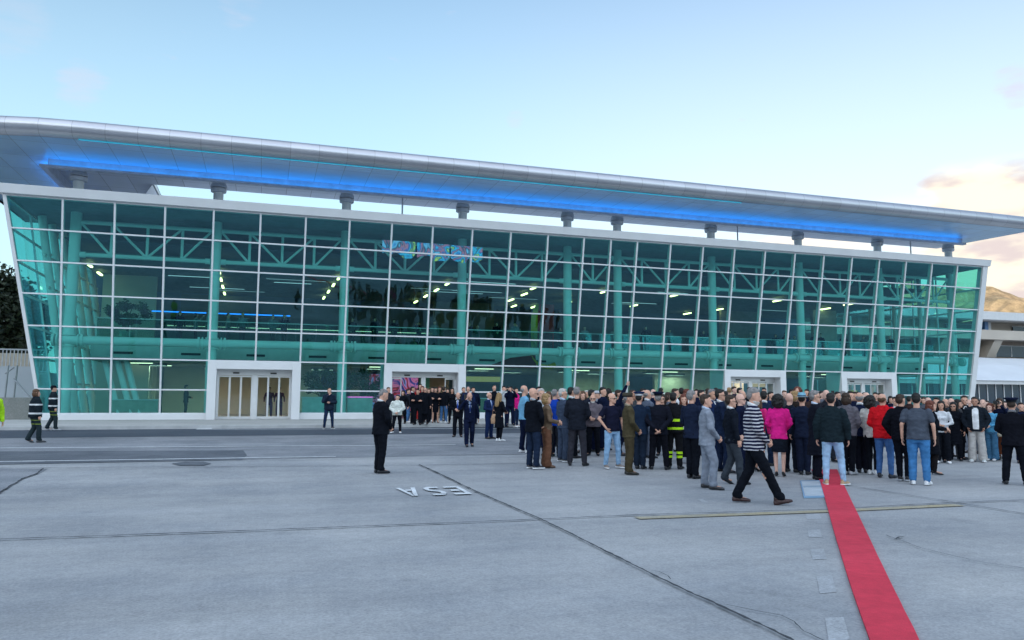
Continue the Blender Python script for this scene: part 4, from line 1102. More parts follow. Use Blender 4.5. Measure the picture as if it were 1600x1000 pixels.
def hat_mesh(kind, hd):
    key = ('hat', kind, hd)
    if key in _cache: return _cache[key]
    base, M = headpos(hd); out_ = []
    def L(rings, n=24):
        mb = MB(); v, f = ring_loft([(base + M @ Vector(c), rx, ry, M) for c, rx, ry in rings], n); mb.add(v, f); return mb
    crown = band = visor = None
    if kind == 'peaked':
        crown = L([((0, -.01, .20), .088, .108), ((0, -.01, .235), .092, .112), ((0, -.005, .262), .128, .142), ((0, .0, .275), .132, .146), ((0, .0, .285), .118, .132), ((0, .0, .289), .06, .07)])
        band = L([((0, -.01, .196), .0905, .1105), ((0, -.01, .233), .0945, .1145)])
        visor = L([((0, .07, .196), .075, .075), ((0, .075, .203), .075, .072)], 20)
    elif kind == 'cap':
        crown = L([((0, -.012, .165), .086, .104), ((0, -.012, .20), .088, .106), ((0, -.012, .235), .076, .092), ((0, -.012, .256), .045, .06), ((0, -.012, .262), .015, .02)])
        band = L([((0, -.012, .163), .0875, .1055), ((0, -.012, .176), .0885, .1065)])
        visor = L([((0, .095, .168), .062, .070), ((0, .10, .176), .062, .068)], 20)
    elif kind == 'field':
        crown = L([((0, -.012, .175), .088, .106), ((0, -.012, .205), .092, .110), ((0, -.012, .258), .094, .112), ((0, -.012, .268), .06, .075)])
        band = L([((0, -.012, .173), .0895, .1075), ((0, -.012, .20), .093, .1115)])
        visor = L([((0, .085, .182), .070, .072), ((0, .09, .190), .070, .070)], 20)
    elif kind == 'fedora':
        crown = L([((0, -.01, .185), .086, .106), ((0, -.01, .25), .082, .10), ((0, -.01, .285), .068, .09), ((0, -.01, .287), .03, .05)])
        band = L([((0, -.01, .192), .0885, .1085), ((0, -.01, .222), .0865, .1065)])
        visor = L([((0, -.01, .183), .135, .16), ((0, -.01, .190), .137, .162), ((0, -.01, .193), .09, .11)])
    res = []
    for nm, mb in (('hat_crown', crown), ('hat_band', band), ('hat_brim', visor)):
        me = bpy.data.meshes.new(nm); me.from_pydata(mb.v, [], mb.f); me.polygons.foreach_set('use_smooth', [True] * len(me.polygons))
        try: me.set_sharp_from_angle(angle=R(45))
        except Exception: pass
        res.append((nm, me))
    _cache[key] = res; return res
def front_mesh(kind):
    """shirt front, tie or collar of a jacketed person, hugging the chest"""
    key = ('front', kind)
    if key in _cache: return _cache[key]
    if kind == 'collar':
        vs = []; fs = []; n = 18
        for k in range(n):
            a = 2 * math.pi * k / n
            for r, z in ((.064, 1.462), (.074, 1.462), (.069, 1.512), (.062, 1.512)):
                dz = -.028 * math.cos(a - math.pi / 2) if True else 0
                vs.append((r * math.cos(a), -.006 + r * 1.02 * math.sin(a), z + dz))
        for k in range(n):
            for j in range(4): fs.append((k * 4 + j, ((k + 1) % n) * 4 + j, ((k + 1) % n) * 4 + (j + 1) % 4, k * 4 + (j + 1) % 4))
    else:
        rows = {'bib': [(1.455, .060, .078), (1.40, .052, .118), (1.30, .038, .140), (1.20, .022, .142), (1.10, .006, .139)],
                'bibwide': [(1.455, .062, .080), (1.38, .075, .122), (1.25, .075, .144), (1.10, .075, .143), (.96, .072, .141), (.88, .07, .140)],
                'tie': [(1.440, .020, .094), (1.40, .013, .132), (1.30, .022, .152), (1.20, .026, .153), (1.12, .012, .150)]}[kind]
        vs = []; fs = []; nx = 5
        for z, hw, y in rows:
            for i in range(nx): u = -1 + 2 * i / (nx - 1); vs.append((u * hw, y - .35 * hw * u * u, z))
        m_ = len(rows) * nx
        for z, hw, y in rows:
            for i in range(nx): u = -1 + 2 * i / (nx - 1); vs.append((u * hw, y - .35 * hw * u * u - .03, z))
        for r in range(len(rows) - 1):
            for i in range(nx - 1):
                a = r * nx + i; fs.append((a, a + 1, a + nx + 1, a + nx)); fs.append((m_ + a + nx, m_ + a + nx + 1, m_ + a + 1, m_ + a))
            for i in (0, nx - 1): a = r * nx + i; fs.append((a, a + nx, m_ + a + nx, m_ + a))
    me = bpy.data.meshes.new('shirt_' + kind); me.from_pydata(vs, [], fs); me.polygons.foreach_set('use_smooth', [True] * len(me.polygons)); _cache[key] = me; return me
def glasses_mesh(hd):
    key = ('glasses', hd)
    if key in _cache: return _cache[key]
    base, M = headpos(hd); mb = MB(); q = lambda x, y, z: base + M @ Vector((x, y, z))
    for s in (-1, 1):
        add_ell(mb, q(s * .033, .101, .122), (.026, .008, .019), 12, M)
        mb.bar(q(s * .058, .098, .128), q(s * .082, -.005, .126), .005, .005)
    mb.bar(q(-.012, .108, .127), q(.012, .108, .127), .006, .006)
    me = bpy.data.meshes.new('glasses'); me.from_pydata(mb.v, [], mb.f); _cache[key] = me; return me
def eyes_mesh(hd):
    key = ('eyes', hd)
    if key in _cache: return _cache[key]
    base, M = headpos(hd); mb = MB(); q = lambda x, y, z: base + M @ Vector((x, y, z))
    for s in (-1, 1): add_ell(mb, q(s * .031, .091, .124), (.014, .008, .0075), 10, M)
    me = bpy.data.meshes.new('eyes'); me.from_pydata(mb.v, [], mb.f); _cache[key] = me; return me

# ---- cloth materials
def cloth(c, rough=.92, shiny=.08):
    return mat('cloth_%02x%02x%02x_%d' % (*(int(v * 255) for v in c), int(rough * 100)), tuple(v * .85 for v in c) if max(c) < .1 else c, rough, var=.22, scale=7, spec=shiny, bump=.9, bscale=11)
def banded(name, c, bands, bc, rough=.92):
    """cloth with horizontal stripes at heights on the garment"""
    if name in _mats: return _mats[name]
    m = mat(name, c, rough, var=.12, scale=6, spec=.08, bump=.9, bscale=11); t = m.node_tree; p = t.nodes['Principled BSDF']
    src = p.inputs['Base Color'].links[0].from_socket
    tcn = t.nodes.new('ShaderNodeTexCoord'); s = t.nodes.new('ShaderNodeSeparateXYZ'); t.links.new(tcn.outputs['Object'], s.inputs[0])
    acc = None
    def M(op, a, b):
        n = t.nodes.new('ShaderNodeMath'); n.operation = op
        for i, v in enumerate((a, b)):
            if isinstance(v, (int, float)): n.inputs[i].default_value = v
            else: t.links.new(v, n.inputs[i])
        return n.outputs[0]
    if isinstance(bands, float):
        wob = t.nodes.new('ShaderNodeTexNoise'); wob.inputs['Scale'].default_value = 5; t.links.new(tcn.outputs['Object'], wob.inputs['Vector'])
        zz = M('ADD', s.outputs[2], M('MULTIPLY', wob.outputs[0], .03))
        acc = M('GREATER_THAN', M('FRACT', M('DIVIDE', zz, bands), 0), .60)
    else:
        for a, b in bands:
            q = M('MULTIPLY', M('GREATER_THAN', s.outputs[2], a), M('LESS_THAN', s.outputs[2], b)); acc = q if acc is None else M('MAXIMUM', acc, q)
    mx = t.nodes.new('ShaderNodeMix'); mx.data_type = 'RGBA'; t.links.new(acc, mx.inputs[0]); t.links.new(src, mx.inputs[6]); mx.inputs[7].default_value = (*bc, 1)
    t.links.new(mx.outputs[2], p.inputs['Base Color'])
    return m
BLACK, NAVY, CHAR, DNAVY = (.007, .009, .015), (.012, .026, .085), (.028, .032, .045), (.007, .012, .038)
WHT, LGREY, GREY, DGREY = (.72, .73, .75), (.42, .44, .48), (.20, .22, .26), (.06, .065, .075)
JEAN, LJEAN, DJEAN = (.07, .17, .36), (.28, .46, .68), (.018, .035, .085)
BROWN, TAN, OLIVE = (.10, .055, .035), (.42, .30, .20), (.085, .070, .040)
MAG, REDC, ROYAL, SKYB = (.75, .02, .25), (.62, .012, .02), (.012, .06, .42), (.16, .38, .58)
SKIN = [(.66, .37, .27), (.56, .30, .21), (.72, .44, .35), (.44, .22, .15)]
HAIRC = {'k': (.010, .009, .009), 'b': (.035, .020, .013), 'br': (.10, .05, .025), 'g': (.22, .21, .21), 'w': (.50, .48, .46), 'bl': (.32, .20, .09), 'r': (.13, .035, .02)}
_pc = [0]
people = []
def skinmat(i):
    nm = 'skin_%d' % i
    if nm in _mats: return _mats[nm]
    m = mat(nm, SKIN[i], .55, var=.10, scale=12, spec=.4); return m
def hair_material(c):
    return mat('hair_' + c, HAIRC[c], .6, var=.3, scale=30, spec=.4)
def link_mesh(name, me, m, parent, loc=(0, 0, 0), rz=0.0):
    if not me.materials: me.materials.append(None)
    o = bpy.data.objects.new(name, me); col.objects.link(o); o.parent = parent; o.location = loc; o.rotation_euler = (0, 0, rz)
    o.material_slots[0].link = 'OBJECT'; o.material_slots[0].material = m
    return o
def person(px, foot, head, face, label, top='suit', tc_=BLACK, bottom='trousers', bc=None, shoes=BLACK, hair='short', hc='k', arms='down', legs='stand', sex='m',
           skin=0, bulk=1.0, hd=(0, 0, 0), hat=None, hatc=None, collar=None, front=None, tie=None, glasses=False, H=None, fine=False, sole=None, group=None, topmat=None, botmat=None, beard=None, zground=None, shoe='shoe', at=None):
    """px: picture column of the feet; foot: picture row of the feet; head: row of the crown; face: heading clockwise from 'away from the viewer'"""
    bc = tc_ if bc is None else bc
    if at is not None: q = Vector(at); d = Vector((q.x, q.y)); H = H or 1.7
    else:
        if zground is not None:
            d = ray(px, foot); t_ = (zground - CAM_H) / d.z; q = Vector((d.x * t_, d.y * t_, zground))
        else: q = gp(px, foot); q.z += .006 + (.004 if q.y > 19.7 else 0)
        if H is None:
            dd = ray(px, head); t_ = math.hypot(q.x, q.y) / math.hypot(dd.x, dd.y); H = CAM_H + dd.z * t_ - q.z
            if hat: H -= .03
            if hair in ('curly',): H -= .03
            if hd[0] > 8: H += .00175 * hd[0]
            if arms == 'raise': pass
        H = min(1.98, max(1.42, H))
    view = math.atan2(q.x, q.y)                       # bearing of the person from the viewer
    rz = -(view + R(face))
    k = H / 1.755
    root = empty('person', q, rz); kb = (k * .5 + .5) * (.985 + .03 * ((_pc[0] * 37) % 10) / 10); root.scale = (kb, kb, k)
    _pc[0] += 1
    tag(root, label, 'person', group)
    link_mesh('body', body_mesh(sex, arms, legs, hd, fine), skinmat(skin), root)
    tm = topmat or cloth(tc_); bm_ = botmat or cloth(bc)
    link_mesh({'suit': 'jacket', 'puffy': 'jacket', 'coat': 'coat', 'tee': 't_shirt', 'shirt': 'shirt', 'stripe': 'sweater'}[top], top_mesh(top, sex, arms, bulk), tm, root)
    link_mesh('skirt' if 'skirt' in bottom else 'trousers', bottom_mesh(bottom, sex, legs, bulk), bm_, root)
    for s, (kn, an, toe) in zip((-1, 1), LEGS[legs]):
        z = max(0, an[2] - .09)
        o = link_mesh('shoe', shoe_mesh(shoe), cloth(shoes, .5, .5), root, (an[0], an[1] + .01, z + (0.012 if sole else 0)), R(toe) * (1 if s < 0 else 1))
        if z > .02: o.rotation_euler = (R(-28 if an[1] < 0 else 14), 0, R(toe)); o.location.z = .0 if an[1] > 0 else z * .6 + .03
        if sole: link_mesh('sole', sole_mesh(), cloth(sole, .6), o)
    if hair != 'bald': link_mesh('hair', hair_mesh(hair, hd), hair_material(hc), root)
    if beard: link_mesh('beard', hair_mesh('beard', hd), hair_material(beard), root)
    if hat:
        par = None
        for nm, me in hat_mesh(hat, hd):
            c_ = {'hat_crown': hatc or tc_, 'hat_band': (.55, .56, .6) if (hat == 'peaked' and hatc == NAVY) else BLACK if hat != 'fedora' else (.05, .09, .14), 'hat_brim': BLACK if hat != 'fedora' else (.45, .58, .66)}[nm]
            o = link_mesh(nm if par else 'hat', me, cloth(c_, .6), par or root); par = par or o
    if collar is not None: link_mesh('shirt_collar', front_mesh('collar'), cloth(collar), root)
    if front is not None: link_mesh('shirt_front', front_mesh('bibwide' if top == 'puffy' else 'bib'), cloth(front), root, (0, .018 * (bulk > 1.04) + (.03 if top == 'puffy' else .0), 0))
    if tie is not None: link_mesh('tie', front_mesh('tie'), cloth(tie, .5), root, (0, .018 * (bulk > 1.04), 0))
    if glasses: link_mesh('glasses', glasses_mesh(hd), M_BLACK, root)
    f = face % 360
    if 90 <= f + hd[1] * 0 <= 270 and not glasses: link_mesh('eyes', eyes_mesh(hd), M_BLACK, root)
    people.append((px, root, H, label)); return root
P_ = person
# --- standing apart, left side
P_(-19, 713, 603, 150, 'person in yellow high visibility jacket cut off by the left edge of the picture', 'puffy', (.45, .75, .03), bc=DNAVY, botmat=banded('hivis_legs', DNAVY, [(.30, .55)], (.45, .75, .03)), hat='cap', hatc=NAVY, arms='down')
UNI = banded('uniform_reflective', (.014, .022, .030), [(1.22, 1.27), (.93, .985)], (.70, .72, .74))
UNIT = banded('uniform_trousers', (.022, .035, .042), [(.60, .615), (.73, .74)], (.45, .60, .08))
P_(52, 692, 608, 75, 'brown haired person in dark uniform with white reflective bands, walking before the glass corner', 'puffy', topmat=UNI, botmat=UNIT, bc=CHAR, shoes=DGREY, hair='bob', hc='br', sex='m', legs='walk', arms='down', skin=0, bulk=1.08)
P_(80, 673, 601, 80, 'person in dark reflective uniform and black brimmed cap beside the leaning glass corner', 'puffy', topmat=UNI, botmat=UNIT, bc=CHAR, shoes=LGREY, hat='cap', hatc=BLACK, hair='crop', legs='walk')
P_(513, 671, 606, 170, 'man in dark blue jacket and jeans, hand at his face, alone on dark road', 'puffy', (.018, .030, .055), 'slim', DJEAN, (.05, .05, .05), 'crop', 'b', 'chin', 'wide', sole=WHT, glasses=False)
P_(593, 740, 610, 62, 'man in black suit standing alone on the apron with his head bowed, seen from behind', 'suit', BLACK, hair='crop', hc='g', arms='front', legs='close', hd=(24, 10, 0), collar=WHT, bulk=1.10, fine=True, skin=0)
P_(606, 668, 605, 150, 'man in dark clothes with brown hair just behind the bowed man in black suit', 'puffy', CHAR, hair='short', hc='br', arms='down')
P_(620, 677, 617, 185, 'boy in white jacket and black trousers with white trainers', 'puffy', (.66, .70, .66), 'slim', BLACK, WHT, 'short', 'k', 'front', 'relax', bulk=1.0)
# --- at the open doors
ZP = .466
DG = 'people crowding at the open door'
P_(629, 662, 610, 200, 'person in dark coat partly hidden behind the boy in white jacket', 'coat', BLACK, hair='long', hc='k', sex='f', zground=ZP, group=DG)
P_(637, 660, 608, 100, 'person in black jacket and blue jeans right behind the boy in white jacket', 'puffy', CHAR, 'slim', JEAN, WHT, hair='short', zground=ZP, group=DG)
P_(644, 662, 604, 95, 'tall man in black coat turned right, first in front of the open door', 'suit', BLACK, hair='short', arms='hold', collar=WHT, zground=ZP, group=DG, skin=1)
P_(652, 664, 608, 190, 'man in black folding his arms in front of the open door', 'suit', BLACK, hair='short', arms='cross', zground=ZP, group=DG, skin=1)
P_(659, 660, 603, 185, 'woman in black with red hair between two men at the open door', 'shirt', BLACK, hair='bob', hc='r', sex='f', arms='hold', zground=ZP, group=DG)
P_(664, 663, 605, 200, 'bald man in long black coat at the open door', 'coat', BLACK, hair='crop', hc='k', glasses=True, zground=ZP, group=DG)
P_(669, 658, 607, 170, 'woman in navy jacket and blue trousers beside the long black coat', 'puffy', NAVY, 'slim', DJEAN, WHT, 'long', 'br', sex='f', arms='pocket', zground=ZP, group=DG, collar=WHT)
P_(675, 660, 605, 185, 'man in black zip jacket behind the bare legged woman at the door', 'puffy', BLACK, hair='short', zground=ZP, group=DG)
P_(680, 661, 605, 175, 'woman in black coat and short skirt with bare legs at the open door', 'suit', BLACK, 'skirt', BLACK, BLACK, 'bob', 'k', sex='f', arms='cross', zground=ZP, group=DG, shoe='heel')
P_(686, 657, 604, 160, 'person with red brown hair behind the black jacket at the door', 'shirt', BROWN, BLACK and 'trousers', BLACK, hair='bob', hc='r', sex='f', zground=ZP, group=DG)
P_(693, 661, 604, 20, 'person in black jacket and mid blue jeans seen from behind at the door', 'puffy', BLACK, 'slim', JEAN, WHT, 'short', 'b', arms='front', zground=ZP, group=DG, sole=WHT)
P_(699, 658, 607, 200, 'woman in dark scarf holding a pale bag at the right jamb of the open door', 'coat', BLACK, hair='long', hc='b', sex='f', arms='hold', zground=ZP, group=DG)
P_(706, 662, 606, 185, 'smiling woman with long black hair and black jacket right of the open door', 'shirt', BLACK, 'slim', BLACK, hair='long', hc='k', sex='f', arms='hip', zground=ZP, group=DG, skin=1)
P_(656, 657, 600, 180, 'man inside the open door wearing a red top', 'shirt', (.35, .03, .03), hair='short', hc='k', zground=ZP, group=DG, at=None)
P_(715, 683, 613, 185, 'man in black suit with white shirt and blue tie, head balding', 'suit', BLACK, hair='bald', arms='hold', front=WHT, tie=(.02, .08, .45), collar=WHT, legs='stand')
P_(724, 663, 605, 150, 'man with brown hair glancing left behind the two suited men', 'puffy', CHAR, hair='short', hc='br', zground=ZP)
P_(731, 664, 604, 200, 'man in dark jacket behind the man telephoning', 'suit', NAVY, hair='crop', hc='g', zground=ZP)
P_(739, 663, 605, 170, 'person with glossy black hair behind the telephoning man, to his right', 'puffy', DNAVY, hair='short', zground=ZP)
P_(733, 698, 613, 172, 'balding man in dark blue suit walking with a phone at his ear', 'suit', DNAVY, hair='bald', arms='ear', front=(.45, .55, .70), tie=(.02, .04, .15), collar=(.5, .6, .75), legs='walk')
P_(764, 686, 613, 130, 'older man in navy suit and glasses talking to the woman with the tan bag', 'suit', NAVY, hair='thin', hc='w', arms='hold', front=(.5, .6, .8), collar=(.5, .6, .8), glasses=True, tie=(.05, .1, .3))
P_(772, 664, 602, 160, 'man in black coat standing behind the older man in navy suit', 'coat', BLACK, hair='crop', hc='br', zground=ZP)
P_(780, 690, 614, 50, 'woman with long fair brown hair and black coat carrying the tan handbag', 'coat', BLACK, 'slim', BLACK, WHT, 'long', 'bl', sex='f', arms='hold', sole=WHT, legs='close')
P_(787, 668, 603, 160, 'person in white shirt with both arms raised taking a picture', 'shirt', (.62, .66, .70), 'trousers', DJEAN, hair='short', hc='k', arms='photo')
P_(797, 664, 604, 170, 'man in dark jacket beside the person taking a picture', 'puffy', DNAVY, hair='short', hc='k', arms='photo', zground=ZP)
P_(806, 668, 606, 120, 'person in bright pink jacket half hidden by the pale blue shirt', 'puffy', MAG, 'slim', DJEAN, WHT, 'short', 'k', sex='f')
P_(819, 708, 602, 72, 'bald man in pale blue shirt and dark trousers with white trainers', 'shirt', SKYB, 'trousers', DNAVY, WHT, 'thin', 'g', 'pocket', 'relax', bulk=1.08, sole=WHT)
# --- front row of the crowd
P_(833, 733, 606, 50, 'bald man with sunglasses in black sweater and dark jeans, left end of front row', 'suit', BLACK, 'trousers', (.016, .028, .060), (.02, .02, .03), 'bald', 'k', 'front', 'stand', bulk=1.10, sole=WHT, glasses=True, fine=True, hd=(0, 18, 0), collar=LGREY, skin=0)
P_(854, 731, 615, 80, 'person in brown jacket and wide brown trousers beside the bald man in black sweater', 'suit', (.16, .11, .075), 'wide', (.15, .072, .045), BROWN, 'bob', 'bl', 'hold', 'close', sex='f', bulk=1.04)
P_(846, 716, 607, 170, 'grey haired woman glimpsed between bald man and brown jacket', 'shirt', LGREY, 'trousers', DGREY, hair='short', hc='w', sex='f')
P_(857, 712, 612, 185, 'woman with fringe and brown hair looking out behind the brown jacket', 'shirt', DNAVY, hair='bob', hc='br', sex='f')
P_(867, 714, 608, 20, 'grey haired man in bright royal blue jacket seen from behind', 'suit', ROYAL, 'trousers', CHAR, hair='crop', hc='g', arms='hip')
P_(880, 722, 607, 60, 'grey haired man with glasses in slate blue suit', 'suit', (.050, .070, .115), 'trousers', (.050, .070, .115), (.03, .03, .04), 'short', 'w', 'front', 'stand', collar=(.5, .62, .8), glasses=True, sole=WHT, hd=(0, 25, 0))
P_(893, 716, 605, 45, 'dark haired man in black suit squeezed behind the large man in navy jacket', 'suit', BLACK, hair='short', hc='k', collar=WHT)
P_(902, 728, 604, 12, 'large man in dark navy jacket and charcoal trousers seen from behind', 'suit', (.016, .020, .032), 'trousers', (.045, .045, .060), BLACK, 'crop', 'g', 'front', 'wide', bulk=1.14, fine=True)
P_(911, 708, 611, 175, 'woman with light brown hair looking out beside the large navy jacket', 'shirt', LGREY, hair='bob', hc='br', sex='f')
P_(927, 712, 616, 185, 'bearded man in mauve grey sweater and sunglasses holding a phone', 'puffy', (.13, .11, .13), 'trousers', BLACK, BLACK, 'thin', 'g', 'hold', 'stand', bulk=1.06, glasses=True, beard='w')
P_(925, 706, 609, 60, 'black haired person behind the bearded man', 'suit', DNAVY, hair='short', hc='k')
P_(934, 700, 609, 120, 'man in grey cap behind the bearded man', 'puffy', GREY, hair='crop', hc='g', hat='cap', hatc=LGREY)
P_(943, 704, 605, 120, 'tall dark haired man behind the navy t-shirt', 'suit', DNAVY, hair='short', hc='k')
P_(957, 732, 614, 150, 'man in navy t-shirt and pale blue jeans with a hand in his pocket', 'tee', (.012, .014, .035), 'slim', LJEAN, (.22, .18, .16), 'thin', 'k', 'pocketr', 'wide', bulk=1.04, glasses=True, sole=WHT, fine=True, hd=(0, -30, 0), skin=0)
P_(968, 712, 609, 90, 'man in dark suit raising his arm with a tablet', 'suit', DNAVY, hair='short', hc='b', arms='raise', bulk=1.0)
P_(983, 742, 612, 78, 'soldier in olive brown dress uniform and peaked field cap', 'suit', OLIVE, 'trousers', (.075, .060, .035), (.02, .018, .015), 'crop', 'g', 'front', 'close', hat='field', hatc=(.085, .075, .055), collar=(.35, .30, .22), fine=True, skin=1)
P_(990, 722, 609, 130, 'tanned man whose face shows behind the soldier in olive', 'suit', DGREY, hair='crop', hc='b', skin=3)
P_(1000, 733, 612, 15, 'officer in dark blue uniform with white banded blue peaked cap', 'suit', (.014, .028, .060), 'trousers', (.014, .024, .045), BLACK, 'crop', 'k', 'front', 'close', hat='peaked', hatc=NAVY, bulk=1.06)
P_(1013, 716, 609, 60, 'balding man in blue grey suit between the two peaked caps', 'suit', (.10, .12, .17), hair='thin', hc='g', collar=WHT)
P_(1030, 734, 612, 5, 'officer in black uniform and dark peaked cap with hands clasped behind his back', 'suit', (.010, .012, .022), 'trousers', (.008, .009, .015), BLACK, 'crop', 'g', 'back', 'wide', hat='peaked', hatc=DNAVY, bulk=1.12, fine=True)
P_(1036, 712, 616, 180, 'dark haired woman with glasses peeking past the black uniform', 'shirt', BLACK, hair='bob', hc='b', sex='f', glasses=True)
FFT = banded('fire_jacket', (.010, .011, .014), [(1.085, 1.145), (.90, .955)], (.50, .85, .03))
FFB = banded('fire_trousers', (.010, .011, .014), [(.255, .31), (.345, .40)], (.50, .85, .03))
P_(1054, 733, 613, 12, 'firefighter in black gear with bright yellow green bands on jacket and legs', 'puffy', topmat=FFT, botmat=FFB, bc=BLACK, hair='short', hc='k', hat=None, arms='front', legs='stand', bulk=1.05, fine=True)
P_(1057, 706, 607, 90, 'young brown haired man in white shirt beyond the firefighter', 'shirt', WHT, hair='short', hc='b')
P_(1070, 724, 616, 175, 'woman with long brown hair in white jacket carrying the pale shopping bag', 'shirt', (.66, .67, .70), 'longskirt', BLACK, (.45, .05, .15), 'long', 'r', sex='f', arms='down')
P_(1076, 712, 608, 110, 'woman with red brown hair and white blouse behind the white jacket', 'shirt', WHT, 'trousers', DGREY, hair='bob', hc='r', sex='f')
P_(1083, 748, 610, 40, 'grey haired man in midnight blue suit behind the light grey suit', 'suit', (.014, .022, .050), 'trousers', BLACK, BLACK, 'short', 'g', 'front', 'close', bulk=1.04)
P_(1106, 764, 616, 78, 'man in light grey suit standing sideways with hands before him', 'suit', (.24, .27, .33), 'trousers', (.22, .25, .31), (.03, .03, .035), 'short', 'b', 'front', 'relax', collar=(.5, .6, .75), fine=True, bulk=1.05)
P_(1098, 712, 609, 100, 'man with thick black hair behind the light grey suit', 'suit', DNAVY, hair='short', hc='k')
P_(1115, 722, 608, 130, 'tanned man facing right behind the light grey suit, tie showing', 'suit', NAVY, hair='short', hc='g', front=WHT, tie=NAVY, collar=WHT, skin=1)
P_(1128, 738, 608, 80, 'tall black haired man in sunglasses and navy suit', 'suit', (.012, .022, .055), hair='short', hc='k', collar=WHT, glasses=True, arms='front', legs='relax')
P_(1145, 757, 617, 70, 'dark haired man in black blazer and charcoal trousers behind the striped sweater', 'suit', (.010, .014, .024), 'trousers', (.050, .062, .080), BLACK, 'short', 'b', 'down', 'walk', collar=WHT, fine=True, glasses=True)
P_(1160, 742, 615, 100, 'bald pink faced man with glasses next to the striped sweater', 'suit', DNAVY, hair='bald', glasses=True, skin=2)
STR = banded('striped_knit', (.012, .014, .040), .052, (.52, .52, .57))
P_(1180, 787, 617, 84, 'grey bearded man in navy and white striped sweater striding right', 'stripe', topmat=STR, bottom='trousers', bc=BLACK, shoes=(.05, .022, .022), hair='short', hc='g', arms='front', legs='stride', bulk=1.08, hd=(10, 0, 0), fine=True, collar=WHT, beard='w', H=1.79)
P_(1187, 738, 617, 30, 'woman in pink blazer partly hidden behind the striped sweater', 'suit', (.70, .03, .20), 'skirt', BLACK, BLACK, 'long', 'br', 'down', 'close', sex='f', shoe='heel')
P_(1197, 728, 611, 15, 'dark haired man in navy blazer with white collar between two pink jackets', 'suit', (.012, .025, .06), hair='short', hc='k', collar=WHT)
P_(1219, 745, 614, 4, 'woman in magenta jacket and black skirt with big curly black hair', 'suit', MAG, 'skirt', (.008, .012, .025), BLACK, 'curly', 'k', 'front', 'close', sex='f', shoe='heel', bulk=1.05, fine=True, skin=2)
P_(1237, 738, 614, 30, 'bald man in dark suit right of the magenta jacket', 'suit', (.010, .016, .030), hair='bald', skin=2, bulk=1.04)
P_(1246, 718, 611, 60, 'blonde woman in dark brown jacket behind the bald man', 'suit', (.03, .022, .02), hair='bob', hc='bl', sex='f')
P_(1249, 700, 603, 190, 'person with wine red hair far back in the crowd', 'shirt', CHAR, hair='curly', hc='r', sex='f')
P_(1257, 742, 613, 10, 'man wearing light blue fedora and navy suit', 'suit', (.012, .020, .050), hair='crop', hc='k', hat='fedora', hatc=(.20, .42, .55), legs='close')
P_(1278, 750, 610, 72, 'grey haired man in sunglasses and long black overcoat at the carpet end', 'coat', (.008, .012, .022), hair='short', hc='g', glasses=True, collar=(.55, .65, .8), fine=True, arms='down', legs='close', bulk=1.05)
P_(1295, 722, 609, 160, 'pink faced balding man lifting a phone behind the dark teal jacket', 'suit', CHAR, hair='bald', arms='photo', skin=2)
P_(1303, 759, 614, 6, 'man in dark teal jacket and very pale blue jeans standing on the carpet', 'puffy', (.014, .026, .034), 'slim', (.33, .50, .70), (.45, .30, .18), 'short', 'k', 'down', 'relax', bulk=1.03, fine=True, sole=WHT)
P_(1327, 742, 614, 25, 'woman with dark hair and quilted grey jacket right of the pale jeans', 'puffy', (.13, .125, .15), 'trousers', BLACK, LGREY, 'bob', 'b', 'front', 'close', sex='f', bulk=1.06)
P_(1333, 715, 611, 150, 'person with black fringe behind the quilted grey jacket', 'suit', DNAVY, hair='short', hc='k')
P_(1339, 708, 612, 170, 'tanned man with dark hair holding hand up in the second row', 'suit', DNAVY, hair='short', hc='b', skin=1)
P_(1348, 739, 613, 8, 'grey balding man in deep navy suit seen from behind', 'suit', (.010, .018, .055), 'trousers', (.008, .012, .02), BLACK, 'thin', 'g', 'front', 'close', bulk=1.06, collar=WHT, fine=True)
P_(1358, 716, 613, 110, 'white haired man facing right beside the deep navy suit', 'suit', DGREY, hair='thin', hc='w', skin=2)
P_(1365, 742, 616, 20, 'person with curly black hair and white jacket next to the red jacket', 'puffy', (.60, .58, .55), 'slim', BLACK, WHT, 'curly', 'k', 'front', 'close', sex='f')
P_(1384, 747, 615, 20, 'bald man in bright red jacket and blue jeans', 'puffy', REDC, 'slim', (.06, .15, .36), (.012, .016, .03), 'thin', 'br', 'front', 'stand', bulk=1.05, fine=True, skin=0)
P_(1403, 716, 620, 170, 'person in white shirt between red jacket and black hooded top', 'shirt', (.5, .58, .66), hair='short', hc='k', sex='m')
P_(1413, 752, 616, 12, 'man in black hooded top and black trousers', 'puffy', (.010, .011, .012), 'slim', BLACK, BLACK, 'short', 'b', 'pocket', 'close', sole=LGREY, hd=(0, 20, 0))
P_(1438, 758, 614, 5, 'heavy man in grey t-shirt and blue jeans with white trainers', 'tee', (.070, .085, .115), 'trousers', (.055, .19, .42), WHT, 'short', 'k', 'down', 'stand', bulk=1.14, fine=True, sole=WHT)
P_(1455, 716, 621, 150, 'bald man with pale forehead behind the grey t-shirt', 'suit', CHAR, hair='bald', skin=2)
P_(1460, 742, 626, 70, 'red haired woman in black dress and tights beside the grey t-shirt', 'coat', BLACK, 'slim', (.018, .016, .018), BLACK, 'bob', 'r', 'hold', 'close', sex='f', shoe='heel')
P_(1468, 722, 621, 190, 'young man with black hair in the second row behind the white blouse', 'suit', BLACK, hair='short', hc='k')
P_(1475, 724, 626, 185, 'woman in white blouse carrying a folded jacket over her arm', 'shirt', (.60, .62, .66), 'trousers', BLACK, WHT, 'long', 'k', 'hold', 'stand', sex='f', skin=1)
P_(1482, 714, 623, 130, 'balding man with brown side hair near the glass corner', 'suit', CHAR, hair='thin', hc='br')
P_(1491, 718, 622, 180, 'bald pink man near the glass corner behind dark veil', 'suit', DGREY, hair='bald', skin=2)
